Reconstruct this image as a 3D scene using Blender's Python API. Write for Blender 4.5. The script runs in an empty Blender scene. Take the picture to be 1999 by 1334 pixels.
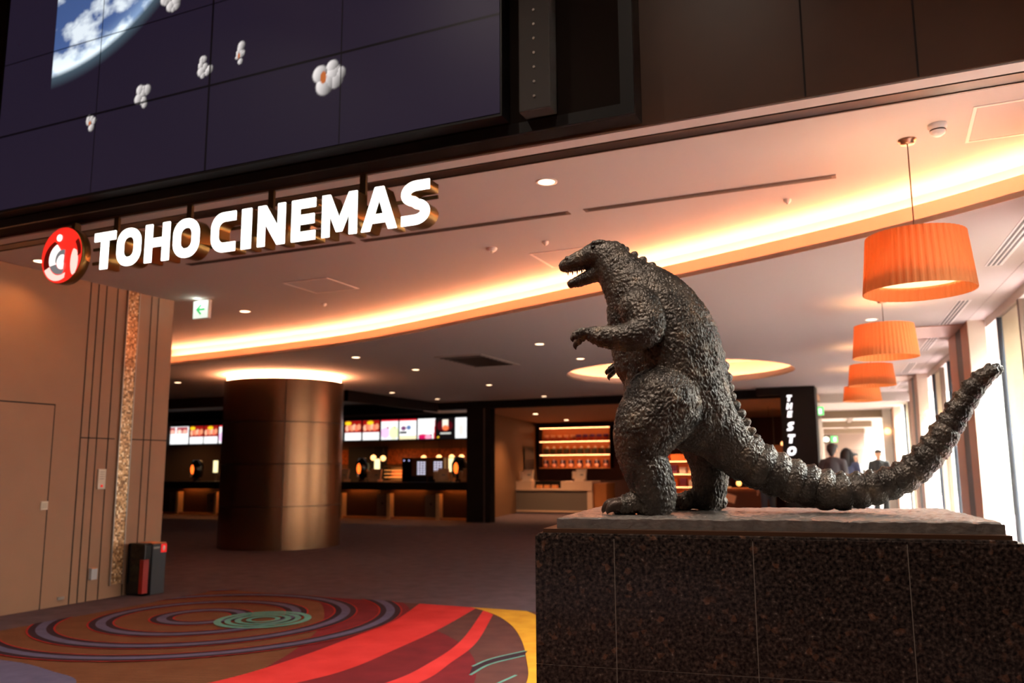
import bpy, bmesh, math, random
import numpy as np
from mathutils import Vector, Matrix, noise as mnoise

random.seed(7)
PI = math.pi
SC = bpy.context.scene
COL = SC.collection

# ------------------------------------------------------------------ camera
F_PX = 1620.6
YAW, PITCH, ROLL, EYE = 0.41961, 0.1510, -0.0054, 1.4
cs, sn = math.cos(YAW), math.sin(YAW)
fwd = Vector((-sn * math.cos(PITCH), cs * math.cos(PITCH), math.sin(PITCH)))
r0 = Vector((cs, sn, 0)); u0 = r0.cross(fwd)
rgt = r0 * math.cos(ROLL) + u0 * math.sin(ROLL)
upv = u0 * math.cos(ROLL) - r0 * math.sin(ROLL)
cam = bpy.data.cameras.new('camera'); camo = bpy.data.objects.new('camera', cam); COL.objects.link(camo)
mw = Matrix((rgt, upv, -fwd)).transposed().to_4x4(); mw.translation = Vector((0, 0, EYE))
camo.matrix_world = mw
cam.sensor_width = 36.0; cam.lens = F_PX / 1999 * 36.0
cam.clip_start = 0.05; cam.clip_end = 300
cam.dof.use_dof = True; cam.dof.focus_distance = 3.28; cam.dof.aperture_fstop = 2.6
SC.camera = camo

# ------------------------------------------------------------------ world and exposure
SC.view_settings.view_transform = 'Standard'; SC.view_settings.look = 'None'
SC.view_settings.gamma = 1.0; SC.view_settings.use_curve_mapping = False
SC.view_settings.exposure = 0.0
W = bpy.data.worlds.new('overcast_sky'); SC.world = W; W.use_nodes = True
wn = W.node_tree; wg = wn.nodes['Background']; wg.inputs[1].default_value = 190.0      # bright overcast sky overhead, paler city horizon, darker street below
wt_ = wn.nodes.new('ShaderNodeTexCoord'); wsx = wn.nodes.new('ShaderNodeSeparateXYZ'); wr = wn.nodes.new('ShaderNodeValToRGB')
wr.color_ramp.elements[0].position = 0.47; wr.color_ramp.elements[0].color = (0.010, 0.0097, 0.0093, 1); wr.color_ramp.elements[1].position = 0.5; wr.color_ramp.elements[1].color = (0.026, 0.0253, 0.0242, 1)
for p_, c_ in ((0.66, (0.042, 0.0405, 0.039, 1)), (0.84, (1.0, 0.985, 0.965, 1))): e_ = wr.color_ramp.elements.new(p_); e_.color = c_
wmr = wn.nodes.new('ShaderNodeMapRange'); wmr.inputs[1].default_value = -1.0; wmr.inputs[2].default_value = 1.0
wn.links.new(wt_.outputs['Generated'], wsx.inputs[0]); wn.links.new(wsx.outputs[2], wmr.inputs[0]); wn.links.new(wmr.outputs[0], wr.inputs[0]); wn.links.new(wr.outputs[0], wg.inputs[0])
SC.cycles.max_bounces = 7; SC.cycles.diffuse_bounces = 4; SC.cycles.glossy_bounces = 3
SC.cycles.transmission_bounces = 4; SC.cycles.transparent_max_bounces = 6
SC.cycles.sample_clamp_indirect = 12.0
SC.cycles.caustics_reflective = False; SC.cycles.caustics_refractive = False
SC.cycles.use_adaptive_sampling = True; SC.cycles.adaptive_threshold = 0.02
try:
    SC.cycles.use_denoising = True; SC.cycles.denoiser = 'OPENIMAGEDENOISE'
except Exception:
    pass

LOBBY_W = 520
WARM = (1.0, 0.38, 0.18)
COVE_E, PILLAR_E, ROUND_E = 78.0, 44.0, 55.0
# ------------------------------------------------------------------ materials
def s2l(c): return tuple(((v / 255) / 12.92 if v / 255 <= 0.04045 else ((v / 255 + 0.055) / 1.055) ** 2.4) for v in c)
MATS = {}
def M(name, rgb=(128, 128, 128), rough=0.5, metal=0.0, emit=None, est=1.0, noise=None, bump=None, spec=0.5, attr=None, lin=False, trans=0.0):
    if name in MATS: return MATS[name]
    m = bpy.data.materials.new(name); m.use_nodes = True; MATS[name] = m
    nt = m.node_tree; b = nt.nodes['Principled BSDF']
    c = rgb if lin else s2l(rgb)
    b.inputs['Base Color'].default_value = (*c, 1); b.inputs['Roughness'].default_value = rough
    b.inputs['Metallic'].default_value = metal; b.inputs['Specular IOR Level'].default_value = spec
    if trans: b.inputs['Transmission Weight'].default_value = trans
    if emit is not None:
        e = emit if lin else s2l(emit)
        b.inputs['Emission Color'].default_value = (*e, 1); b.inputs['Emission Strength'].default_value = est
    tc = None
    if noise or bump:
        tc = nt.nodes.new('ShaderNodeTexCoord')
    if noise:   # (scale, rgb2, amount_contrast)
        n = nt.nodes.new('ShaderNodeTexNoise'); n.inputs['Scale'].default_value = noise[0]; n.inputs['Detail'].default_value = 5
        r = nt.nodes.new('ShaderNodeValToRGB'); lo, hi = 0.5 - noise[2], 0.5 + noise[2]
        r.color_ramp.elements[0].position = lo; r.color_ramp.elements[1].position = hi
        r.color_ramp.elements[0].color = (*c, 1); r.color_ramp.elements[1].color = (*s2l(noise[1]), 1)
        nt.links.new(tc.outputs['Object'], n.inputs['Vector']); nt.links.new(n.outputs['Fac'], r.inputs['Fac'])
        nt.links.new(r.outputs['Color'], b.inputs['Base Color'])
    if bump:    # (scale, strength, distance)
        n = nt.nodes.new('ShaderNodeTexNoise'); n.inputs['Scale'].default_value = bump[0]; n.inputs['Detail'].default_value = 4
        bp = nt.nodes.new('ShaderNodeBump'); bp.inputs['Strength'].default_value = bump[1]; bp.inputs['Distance'].default_value = bump[2]
        nt.links.new(tc.outputs['Object'], n.inputs['Vector']); nt.links.new(n.outputs['Fac'], bp.inputs['Height'])
        nt.links.new(bp.outputs['Normal'], b.inputs['Normal'])
    if attr:
        a = nt.nodes.new('ShaderNodeVertexColor'); a.layer_name = attr
        nt.links.new(a.outputs['Color'], b.inputs['Emission Color']); b.inputs['Emission Strength'].default_value = est
    return m

def mat_glass(name):
    m = bpy.data.materials.new(name); m.use_nodes = True; nt = m.node_tree; nt.nodes.clear()
    o = nt.nodes.new('ShaderNodeOutputMaterial'); t = nt.nodes.new('ShaderNodeBsdfTransparent'); g = nt.nodes.new('ShaderNodeBsdfGlossy')
    t.inputs[0].default_value = (0.94, 0.97, 0.95, 1); g.inputs['Roughness'].default_value = 0.02
    mx = nt.nodes.new('ShaderNodeMixShader'); mx.inputs[0].default_value = 0.07
    nt.links.new(t.outputs[0], mx.inputs[1]); nt.links.new(g.outputs[0], mx.inputs[2]); nt.links.new(mx.outputs[0], o.inputs[0])
    MATS[name] = m; return m

paint = M('white_ceiling_paint', (198, 190, 182), 0.85, bump=(60, 0.05, 0.002))
darkceil = M('dark_ceiling_paint', (30, 24, 20), 0.8)
wallpanel = M('brown_wall_panel', (166, 126, 97), 0.55, noise=(3.0, (157, 119, 91), 0.35), bump=(500, 0.05, 0.001))
grooveb = M('dark_groove', (34, 24, 18), 0.8)
fascia_p = M('facade_panel', (84, 53, 32), 0.36, noise=(2.5, (72, 45, 27), 0.35), spec=0.5)
blackp = M('black_panel', (14, 12, 11), 0.6, spec=0.2)
darkbrown = M('dark_brown_panel', (34, 23, 17), 0.7, spec=0.15)
bronze_clad = M('bronze_cladding', (156, 114, 84), 0.27, 0.9, bump=(220, 0.03, 0.001))
brass = M('brass_return', (150, 116, 62), 0.3, 0.9)
steel = M('brushed_steel', (170, 160, 150), 0.35, 0.8)
glass = mat_glass('window_glass')
stone = M('cream_stone', (214, 196, 176), 0.7, noise=(8, (206, 188, 168), 0.3))
copperclad = M('copper_brown_cladding', (196, 138, 104), 0.45, 0.2)
greyslot = M('grey_bronze_slot', (86, 76, 72), 0.5, 0.2)
mullion = M('blue_grey_mullion', (74, 80, 92), 0.5, 0.3)
whitegloss = M('white_gloss', (238, 236, 230), 0.3)
cream = M('cream_plastic', (226, 218, 198), 0.4)
blackgloss = M('black_gloss', (10, 10, 11), 0.18)
charcoal = M('charcoal_plastic', (44, 46, 52), 0.5)
redplastic = M('red_plastic', (150, 18, 10), 0.4)
redsign = M('red_sign', (220, 20, 14), 0.4, emit=(255, 20, 14), est=0.5)
led_warm = M('warm_led_strip', WARM, 0.5, emit=WARM, est=COVE_E, lin=True)
led_pillar = M('pillar_led_ring', WARM, 0.5, emit=WARM, est=PILLAR_E, lin=True)
led_round = M('round_cove_led', WARM, 0.5, emit=WARM, est=ROUND_E, lin=True)
lamp_disc = M('downlight_glow', (255, 220, 180), 0.5, emit=(255, 214, 170), est=6.0)
lit_white = M('lit_white_acrylic', (255, 255, 250), 0.4, emit=(255, 254, 246), est=3.4)

# ------------------------------------------------------------------ geometry helpers
class MB:
    def __init__(s): s.v = []; s.f = []; s.mi = []; s.cur = 0
    def mat(s, i): s.cur = i; return s
    def add(s, vs, fs, T=None):
        o = len(s.v)
        for p in vs: s.v.append(tuple(T @ Vector(p)) if T is not None else tuple(p))
        for f in fs: s.f.append([o + i for i in f]); s.mi.append(s.cur)
        return s
    def box(s, a, b, T=None):
        x0, y0, z0 = a; x1, y1, z1 = b
        return s.add([(x0, y0, z0), (x1, y0, z0), (x1, y1, z0), (x0, y1, z0), (x0, y0, z1), (x1, y0, z1), (x1, y1, z1), (x0, y1, z1)],
                     [(0, 3, 2, 1), (4, 5, 6, 7), (0, 1, 5, 4), (1, 2, 6, 5), (2, 3, 7, 6), (3, 0, 4, 7)], T)
    def bbox(s, a, b, e=0.01, T=None):          # box with bevelled edges
        bm = bmesh.new(); bmesh.ops.create_cube(bm, size=1.0)
        for v in bm.verts: v.co = Vector([(a[i] + b[i]) / 2 + v.co[i] * (b[i] - a[i]) for i in range(3)])
        bmesh.ops.bevel(bm, geom=list(bm.edges), offset=e, segments=2, affect='EDGES', profile=0.6)
        bm.verts.index_update()
        s.add([v.co[:] for v in bm.verts], [[v.index for v in f.verts] for f in bm.faces], T); bm.free(); return s
    def lathe(s, prof, n=32, T=None, a0=0, a1=2 * PI, cap=False):
        full = abs(a1 - a0 - 2 * PI) < 1e-6; k = n if full else n + 1
        vs = [(r * math.cos(a0 + (a1 - a0) * i / n), r * math.sin(a0 + (a1 - a0) * i / n), z) for r, z in prof for i in range(k)]
        fs = []
        for j in range(len(prof) - 1):
            for i in range(n):
                i2 = (i + 1) % k
                fs.append((j * k + i, j * k + i2, (j + 1) * k + i2, (j + 1) * k + i))
        if cap: fs.append(list(range(k))[::-1]); fs.append([(len(prof) - 1) * k + i for i in range(k)])
        return s.add(vs, fs, T)
    def cyl(s, p, q, r, r2=None, n=12):
        p = Vector(p); q = Vector(q); d = q - p; r2 = r if r2 is None else r2
        T = Matrix.Translation(p) @ d.to_track_quat('Z', 'Y').to_matrix().to_4x4()
        return s.lathe([(r, 0), (r2, d.length)], n, T, cap=True)
    def ball(s, c, r, n=12, sc=(1, 1, 1)):
        T = Matrix.Translation(Vector(c)) @ Matrix.Diagonal((*sc, 1))
        return s.lathe([(max(r * math.sin(PI * i / n), 1e-5), -r * math.cos(PI * i / n)) for i in range(n + 1)], n * 2, T)
    def poly(s, pts, z):
        return s.add([(x, y, z) for x, y in pts], [list(range(len(pts)))])
    def build(s, name, mats, parent=None, smooth=False, loc=None):
        me = bpy.data.meshes.new(name); me.from_pydata(s.v, [], s.f)
        for m in (mats if isinstance(mats, (list, tuple)) else [mats]): me.materials.append(m)
        me.polygons.foreach_set('material_index', s.mi)
        if smooth: me.polygons.foreach_set('use_smooth', [True] * len(me.polygons)); 
        me.update()
        return link(name, me, parent, loc)
def link(name, me, parent=None, loc=None):
    o = bpy.data.objects.new(name, me); COL.objects.link(o)
    if parent: o.parent = parent
    if loc: o.location = loc
    return o
def smooth_angle(o, ang=35):
    me = o.data; me.polygons.foreach_set('use_smooth', [True] * len(me.polygons))
    me.set_sharp_from_angle(angle=math.radians(ang)); return o
def empty(name, label, cat, loc=(0, 0, 0), rz=0, group=None):
    o = bpy.data.objects.new(name, None); COL.objects.link(o); o.location = loc; o.rotation_euler = (0, 0, rz)
    o.empty_display_size = 0.1
    return tag(o, label, cat, group)
def tag(o, label, cat, group=None):
    o['label'] = label; o['category'] = cat
    if group: o['group'] = group
    return o
def struct(o): o['kind'] = 'structure'; return o
def dup(root, loc, rz=None, label=None, group=None):
    c = root.copy(); COL.objects.link(c); c.location = loc
    if rz is not None: c.rotation_euler = (0, 0, rz)
    if label: c['label'] = label
    if group: c['group'] = group
    def rec(a, b):
        for ch in list(a.children):
            d = ch.copy(); COL.objects.link(d); d.parent = b; rec(ch, d)
    rec(root, c); return c
def fill2d(name, loops, T, thick, mats, parent=None, bevel=0.0):
    cu = bpy.data.curves.new(name, 'CURVE'); cu.dimensions = '2D'; cu.fill_mode = 'BOTH'; cu.extrude = thick / 2; cu.bevel_depth = bevel; cu.bevel_resolution = 1
    for L in loops:
        sp = cu.splines.new('POLY'); sp.points.add(len(L) - 1)
        for p, q in zip(sp.points, L): p.co = (q[0], q[1], 0, 1)
        sp.use_cyclic_u = True
    o = bpy.data.objects.new(name + '_tmp', cu); COL.objects.link(o)
    me = bpy.data.meshes.new_from_object(o.evaluated_get(bpy.context.evaluated_depsgraph_get()))
    bpy.data.objects.remove(o); bpy.data.curves.remove(cu)
    me.transform(T); me.name = name; me.materials.clear()
    for m in (mats if isinstance(mats, (list, tuple)) else [mats]): me.materials.append(m)
    me.polygons.foreach_set('material_index', [0] * len(me.polygons))
    return link(name, me, parent)
def crom(pts, n=8):
    P = [np.array(p, float) for p in pts]; P = [2 * P[0] - P[1]] + P + [2 * P[-1] - P[-2]]; out = []
    for i in range(1, len(P) - 2):
        for k in range(n):
            t = k / n; a, b, c, d = P[i - 1:i + 3]
            out.append(0.5 * ((2 * b) + (c - a) * t + (2 * a - 5 * b + 4 * c - d) * t * t + (3 * b - a - 3 * c + d) * t ** 3))
    out.append(P[-2]); return out
def offset2(pts, d):
    out = []
    for i, p in enumerate(pts):
        a = pts[max(i - 1, 0)]; b = pts[min(i + 1, len(pts) - 1)]; t = np.array(b[:2]) - np.array(a[:2]); t /= np.linalg.norm(t)
        out.append((p[0] + t[1] * -d, p[1] + t[0] * d))
    return out
def circ(cx, cy, r, n=64): return [(cx + r * math.cos(2 * PI * i / n), cy + r * math.sin(2 * PI * i / n)) for i in range(n)]
def clip(poly, axis, val, keep_less):
    out = []
    for i in range(len(poly)):
        a, b = poly[i - 1], poly[i]; ia = (a[axis] < val) == keep_less; ib = (b[axis] < val) == keep_less
        if ia != ib:
            t = (val - a[axis]) / (b[axis] - a[axis]); out.append(tuple(a[k] + t * (b[k] - a[k]) for k in range(2)))
        if ib: out.append(tuple(b))
    return out
def painted(name, nx, nz, w, h, fn, mat, parent=None):
    """flat picture in the XZ plane (facing -Y), one colour per vertex"""
    xs = np.linspace(0, w, nx); zs = np.linspace(0, h, nz); X, Zz = np.meshgrid(xs, zs)
    v = np.stack([X.ravel(), np.zeros(X.size), Zz.ravel()], 1)
    i = np.arange(nx * nz).reshape(nz, nx); f = np.stack([i[:-1, :-1], i[:-1, 1:], i[1:, 1:], i[1:, :-1]], -1).reshape(-1, 4)
    me = bpy.data.meshes.new(name); me.from_pydata(v.tolist(), [], f.tolist()); me.materials.append(mat)
    c = fn(X, Zz).reshape(-1, 3); a = me.color_attributes.new('picture', 'FLOAT_COLOR', 'POINT')
    a.data.foreach_set('color', np.concatenate([c, np.ones((len(c), 1))], 1).astype(np.float32).ravel())
    return link(name, me, parent)
def area(parent, loc, size, power, col, rot=(0, 0, 0), sizey=None, spread=None):
    l = bpy.data.lights.new('lamp_light', 'AREA'); l.energy = power; l.color = col; l.size = size
    if sizey: l.shape = 'RECTANGLE'; l.size_y = sizey
    o = bpy.data.objects.new('lamp_light', l); COL.objects.link(o); o.location = loc; o.rotation_euler = rot
    if parent: o.parent = parent
    return o
def spot(parent, loc, power, col, ang=100, blend=0.6, rad=0.05):
    l = bpy.data.lights.new('lamp_light', 'SPOT'); l.energy = power; l.color = col; l.spot_size = math.radians(ang); l.spot_blend = blend; l.shadow_soft_size = rad
    o = bpy.data.objects.new('lamp_light', l); COL.objects.link(o); o.location = loc
    if parent: o.parent = parent
    return o
def point(parent, loc, power, col, rad=0.05):
    l = bpy.data.lights.new('lamp_light', 'POINT'); l.energy = power; l.color = col; l.shadow_soft_size = rad
    o = bpy.data.objects.new('lamp_light', l); COL.objects.link(o); o.location = loc
    if parent: o.parent = parent
    return o

C1, C2 = 3.475, 3.15                 # upper and lower ceiling heights
LW = -7.97                           # left wall plane
WA = np.array([0.998, 0.0605]); WB = np.array([-0.0605, 0.998]); W0 = np.array([1.20, 8.2])   # window side runs 3.5 degrees off
WT = Matrix(((WA[0], WB[0], 0, W0[0]), (WA[1], WB[1], 0, W0[1]), (0, 0, 1, 0), (0, 0, 0, 1)))
def wxy(a, s): return (W0[0] + a * WA[0] + s * WB[0], W0[1] + a * WA[1] + s * WB[1])

# ------------------------------------------------------------------ floor and carpet
def carpet_mat(name, c1, c2, scale=9, amt=0.28):
    return M(name, c1, 0.95, noise=(scale, c2, amt), bump=(240, 0.5, 0.004), spec=0.1)
cd = carpet_mat('carpet_dark_brown', (102, 84, 88), (78, 65, 70), 5)
cb = carpet_mat('carpet_purple_brown', (100, 62, 56), (80, 50, 48), 5)
cm_ = carpet_mat('carpet_maroon', (122, 36, 42), (96, 30, 36), 4)
cr = carpet_mat('carpet_red', (214, 60, 60), (186, 42, 38), 3)
cy_ = carpet_mat('carpet_yellow', (216, 160, 50), (190, 130, 34), 6)
cs_ = carpet_mat('carpet_slate', (98, 92, 118), (82, 78, 102), 9)
ck = carpet_mat('carpet_plum', (58, 38, 46), (48, 32, 40), 9)
cred = carpet_mat('carpet_edge_red', (160, 44, 38), (140, 36, 34), 9)
ct = carpet_mat('carpet_teal', (104, 156, 142), (84, 130, 120), 9)
cstripe = carpet_mat('carpet_striped_brown', (130, 86, 60), (114, 72, 48), 5)
nt = cstripe.node_tree; b = nt.nodes['Principled BSDF']
wv = nt.nodes.new('ShaderNodeTexWave'); wv.inputs['Scale'].default_value = 7.0; wv.inputs['Distortion'].default_value = 1.2; wv.inputs['Detail Scale'].default_value = 0.4
mp = nt.nodes.new('ShaderNodeMapping'); mp.inputs['Rotation'].default_value = (0, 0, math.radians(62))
tcn = nt.nodes.new('ShaderNodeTexCoord'); mx = nt.nodes.new('ShaderNodeMix'); mx.data_type = 'RGBA'; mx.blend_type = 'MULTIPLY'
rp = nt.nodes.new('ShaderNodeValToRGB'); rp.color_ramp.elements[0].position = 0.25; rp.color_ramp.elements[0].color = (0.42, 0.36, 0.36, 1); rp.color_ramp.elements[1].position = 0.6; rp.color_ramp.elements[1].color = (1, 1, 1, 1)
nt.links.new(tcn.outputs['Object'], mp.inputs['Vector']); nt.links.new(mp.outputs[0], wv.inputs['Vector']); nt.links.new(wv.outputs['Fac'], rp.inputs['Fac'])
src = b.inputs['Base Color'].links[0].from_socket
mx.inputs['Factor'].default_value = 1.0
nt.links.new(src, mx.inputs[6]); nt.links.new(rp.outputs[0], mx.inputs[7]); nt.links.new(mx.outputs[2], b.inputs['Base Color'])

fl = MB(); fl.box((-26, -6, -0.1), (3.2, 46, 0.0))
struct(fl.build('floor', cd))
g = MB(); zc = [0.0010]
XL, YT = -7.24, 7.80
def lay(poly, mi):
    poly = clip(clip(poly, 0, XL, False), 1, YT, True)
    if len(poly) > 2:
        zc[0] += 0.0004; g.mat(mi).poly(poly, zc[0])
def ringp(cx, cy, ra, rb, mi, n=96):
    zc[0] += 0.0004; o = []
    for k in range(n):
        a, b2 = 2 * PI * k / n, 2 * PI * (k + 1) / n
        q = [(cx + r * math.cos(t), cy + r * math.sin(t)) for r, t in ((ra, a), (rb, a), (rb, b2), (ra, b2))]
        q = clip(clip(q, 0, XL, False), 1, YT, True)
        if len(q) > 2: g.mat(mi).poly(q, zc[0])
# 0 purple brown 1 maroon 2 striped 3 red 4 yellow 5 slate 6 plum 7 edge red 8 teal
lay([(XL, -3), (1.2, -3), (1.2, YT), (XL, YT)], 0)
lay(circ(-5.6, 4.0, 3.23, 96), 1)
lay(circ(-6.1, 6.34, 1.98, 96), 1)
lay(circ(-9.858, 3.374, 5.93, 160), 2)
bo = [(-3.91, 7.95), (-3.69, 6.69), (-3.6, 5.8), (-3.56, 5.17), (-3.65, 4.69), (-4.0, 3.8), (-4.6, 2.9), (-5.6, 1.6), (-7.2, 0.0)]
bi = [(-4.60, 7.95), (-4.28, 6.89), (-4.19, 6.08), (-4.13, 5.26), (-4.18, 4.5), (-4.5, 3.7), (-5.2, 2.9), (-6.2, 1.8), (-7.8, 0.4)]
lay([tuple(p) for p in crom(bo)] + [tuple(p) for p in crom(bi)][::-1], 3)
ao = [(-3.56, 7.5), (-3.13, 6.28), (-2.99, 5.59), (-2.91, 5.0), (-3.05, 4.2), (-3.4, 3.2), (-4.3, 1.6), (-6.0, -0.4), (-7.6, -1.9)]
ai = [(-3.76, 7.7), (-3.29, 6.33), (-3.13, 5.53), (-3.11, 4.91), (-3.35, 4.1), (-3.8, 3.2), (-4.8, 1.7), (-6.5, -0.2), (-8.0, -1.5)]
lay([tuple(p) for p in crom(ao)] + [tuple(p) for p in crom(ai)][::-1], 3)
yi = [(-4.2, 7.95), (-3.62, 7.57), (-3.2, 7.1), (-2.84, 6.52), (-2.52, 5.88), (-2.26, 5.27), (-2.1, 4.5), (-2.05, 3.5), (-2.2, 2.2), (-2.7, 0.8), (-3.6, -0.8), (-5.2, -3.2)]
yo = offset2(crom(yi), 0.36)
lay([tuple(p) for p in crom(yi)] + [tuple(p) for p in yo][::-1], 4)
for c in ([(-2.79, 5.53), (-2.77, 5.8), (-2.64, 6.15)], [(-2.69, 5.30), (-2.70, 5.64), (-2.58, 5.99)], [(-2.3, 4.6), (-2.42, 5.0), (-2.40, 5.42)]):
    p = crom(c); lay([tuple(q) for q in offset2(p, 0.011)] + [tuple(q) for q in offset2(p, -0.011)][::-1], 8)
lay([tuple(q) for q in crom([(-2.775, 5.5), (-2.755, 5.8), (-2.62, 6.14)])] + [tuple(q) for q in crom([(-2.705, 5.32), (-2.715, 5.64), (-2.59, 6.0)])][::-1], 6)
for r in (0.364, 0.878, 1.354, 1.79):
    ringp(-6.1, 6.34, r - 0.115, r + 0.115, 7); ringp(-6.1, 6.34, r - 0.098, r + 0.098, 6); ringp(-6.1, 6.34, r - 0.042, r + 0.042, 5)
for ra, rb in ((0.375, 0.44), (0.29, 0.345), (0.2, 0.255), (0.11, 0.155)): ringp(-5.424, 6.413, ra, rb, 8, 64)
lay(crom([(-7.2, 4.33), (-6.6, 4.36), (-6.11, 4.33), (-5.81, 4.32), (-5.44, 4.24), (-5.02, 4.11), (-4.75, 3.7), (-4.9, 3.2), (-5.6, 2.6), (-7.2, 2.2)]), 5)
o = g.build('floor_carpet_inlay', [cb, cm_, cstripe, cr, cy_, cs_, ck, cred, ct]); struct(o)

# ------------------------------------------------------------------ left wall
w = MB(); w.box((LW - 0.3, -6, 0), (LW, 7.55, C1))
struct(w.build('wall_left', wallpanel)); struct(MB().box((LW - 0.36, -6, 0), (LW - 0.30, 7.55, C1)).build('wall_left_reflection_mask', darkbrown))  # unseen dark backing added so the pillar reflects less brightness
w = MB(); w.box((LW - 0.3, -6, C1), (LW - 0.02, 4.749, 7.0)); struct(w.build('wall_left_upper', fascia_p))
gr = MB()
for y in (6.36, 6.46, 6.565, 6.715, 7.03, 7.205, 7.31):
    gr.box((LW - 0.004, y - 0.006, 0.0), (LW + 0.003, y + 0.006, C1))
gr.box((LW - 0.004, 6.36, 1.742), (LW + 0.003, 6.80, 1.754)); gr.box((LW - 0.004, 7.02, 1.742), (LW + 0.003, 7.55, 1.754))
struct(gr.build('trim_wall_panel_joints', grooveb))
dd = MB(); dd.box((LW, 4.9, 0.012), (LW + 0.004, 6.02, 2.075))
struct(dd.build('door_1', wallpanel))
dg = MB(); dg.box((LW, 4.88, 0.0), (LW + 0.002, 4.9, 2.09)); dg.box((LW, 6.02, 0.0), (LW + 0.002, 6.034, 2.09)); dg.box((LW, 4.88, 2.075), (LW + 0.002, 6.034, 2.09))
struct(dg.build('trim_door_gap', grooveb))
# mosaic strip
mos = M('gold_mosaic', (150, 108, 66), 0.3, 0.35); nt = mos.node_tree; b = nt.nodes['Principled BSDF']
tcn = nt.nodes.new('ShaderNodeTexCoord'); vo = nt.nodes.new('ShaderNodeTexVoronoi'); vo.distance = 'CHEBYCHEV'; vo.inputs['Scale'].default_value = 45; vo.inputs['Randomness'].default_value = 0.35
rp = nt.nodes.new('ShaderNodeValToRGB'); rp.color_ramp.interpolation = 'CONSTANT'
for i, (pos, c) in enumerate(((0, (132, 96, 62)), (0.25, (170, 128, 86)), (0.5, (196, 152, 106)), (0.72, (222, 180, 134)), (0.9, (246, 222, 184)))):
    e = rp.color_ramp.elements[i] if i < 2 else rp.color_ramp.elements.new(pos); e.position = pos; e.color = (*s2l(c), 1)
sp = nt.nodes.new('ShaderNodeSeparateColor'); bp = nt.nodes.new('ShaderNodeBump'); bp.inputs['Strength'].default_value = 0.6; bp.inputs['Distance'].default_value = 0.004
nt.links.new(tcn.outputs['Object'], vo.inputs['Vector']); nt.links.new(vo.outputs['Color'], sp.inputs[0]); nt.links.new(sp.outputs[0], rp.inputs['Fac'])
nt.links.new(rp.outputs[0], b.inputs['Base Color']); nt.links.new(sp.outputs[1], bp.inputs['Height']); nt.links.new(bp.outputs[0], b.inputs['Normal'])
t = empty('mosaic_strip', 'tall narrow gold mosaic strip running up the brown left wall', 'wall decoration', (LW + 0.002, 6.93, 0))
x = MB().box((0.0005, -0.075, 0.14), (0.018, 0.075, C1 - 0.001)); x.build('mosaic_face', mos, t)
for s in (-1, 1): MB().box((0.0, s * 0.075 - (0.012 if s < 0 else 0), 0.13), (0.024, s * 0.075 + (0.012 if s > 0 else 0), C1 - 0.001)).build('edge_trim', steel, t)
def plate(name, label, cat, y, z, wd, ht, d=0.02, mats=cream, extra=None):
    t = empty(name, label, cat, (LW, y, z))
    MB().bbox((0, -wd / 2, -ht / 2), (d, wd / 2, ht / 2), 0.004).build('cover', mats, t)
    if extra: extra(t)
    return t
def intercom_extra(t):
    MB().cyl((0.019, 0.0, -0.075), (0.026, 0.0, -0.075), 0.014).build('red_button', redsign, t)
    s = MB()
    for k in range(4): s.box((0.0185, -0.03, 0.0 + k * 0.025), (0.0205, 0.03, 0.006 + k * 0.025))
    s.build('printed_lines', M('print_grey', (150, 144, 130)), t)
plate('wall_notice_plate', 'cream wall plate with a red button at its foot, left of the mosaic', 'wall plate', 6.655, 1.30, 0.1, 0.22, extra=intercom_extra)
def pull_extra(t): MB().box((0.019, -0.03, -0.03), (0.022, 0.03, 0.03)).build('finger_recess', M('pale_grey', (196, 190, 172)), t)
plate('door_pull_plate', 'small square cream pull plate on the flush brown door', 'door pull', 5.985, 1.04, 0.075, 0.085, extra=pull_extra)
def outlet_extra(t): MB().box((0.045, -0.03, 0.055), (0.0, 0.03, 0.062)).build('hood', M('orange_lid', (214, 130, 60)), t)
plate('wall_outlet_box', 'small grey outlet box low on the brown wall left of the mosaic', 'outlet box', 6.62, 0.285, 0.075, 0.12, 0.045, M('outlet_grey', (186, 188, 192)), outlet_extra)
plate('floor_guide_light', 'tiny dark vent plate at the foot of the left wall', 'vent plate', 6.26, 0.078, 0.08, 0.03, 0.012, steel)

# litter bin
t = empty('litter_bin', 'charcoal litter bin with red stripe and red label against the left wall', 'litter bin', (-7.79, 7.21, 0))
MB().bbox((-0.155, -0.155, 0.0), (0.11, -0.04, 0.575), 0.02).build('front_hood', blackgloss, t)
MB().bbox((-0.155, -0.045, 0.0), (0.112, 0.155, 0.56), 0.008).build('body', charcoal, t)
MB().box((0.055, -0.163, 0.03), (0.113, -0.09, 0.40)).build('red_stripe', redplastic, t)
MB().box((-0.14, -0.03, 0.561), (0.11, 0.15, 0.572)).build('lid', M('lid_orange_wood', (190, 110, 54), 0.5), t)
MB().box((0.1125, 0.075, 0.46), (0.117, 0.153, 0.555)).build('red_label', redsign, t)
MB().ball((0.117, 0.114, 0.508), 0.016, 10, (0.2, 1, 1.9)).build('label_mark', whitegloss, t)
s = MB()
for k in range(5): s.box((0.1125, -0.03 + k * 0.018, 0.508), (0.1145, -0.02 + k * 0.018, 0.53))
s.build('printed_strip', M('print_pale', (170, 168, 166)), t)

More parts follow.
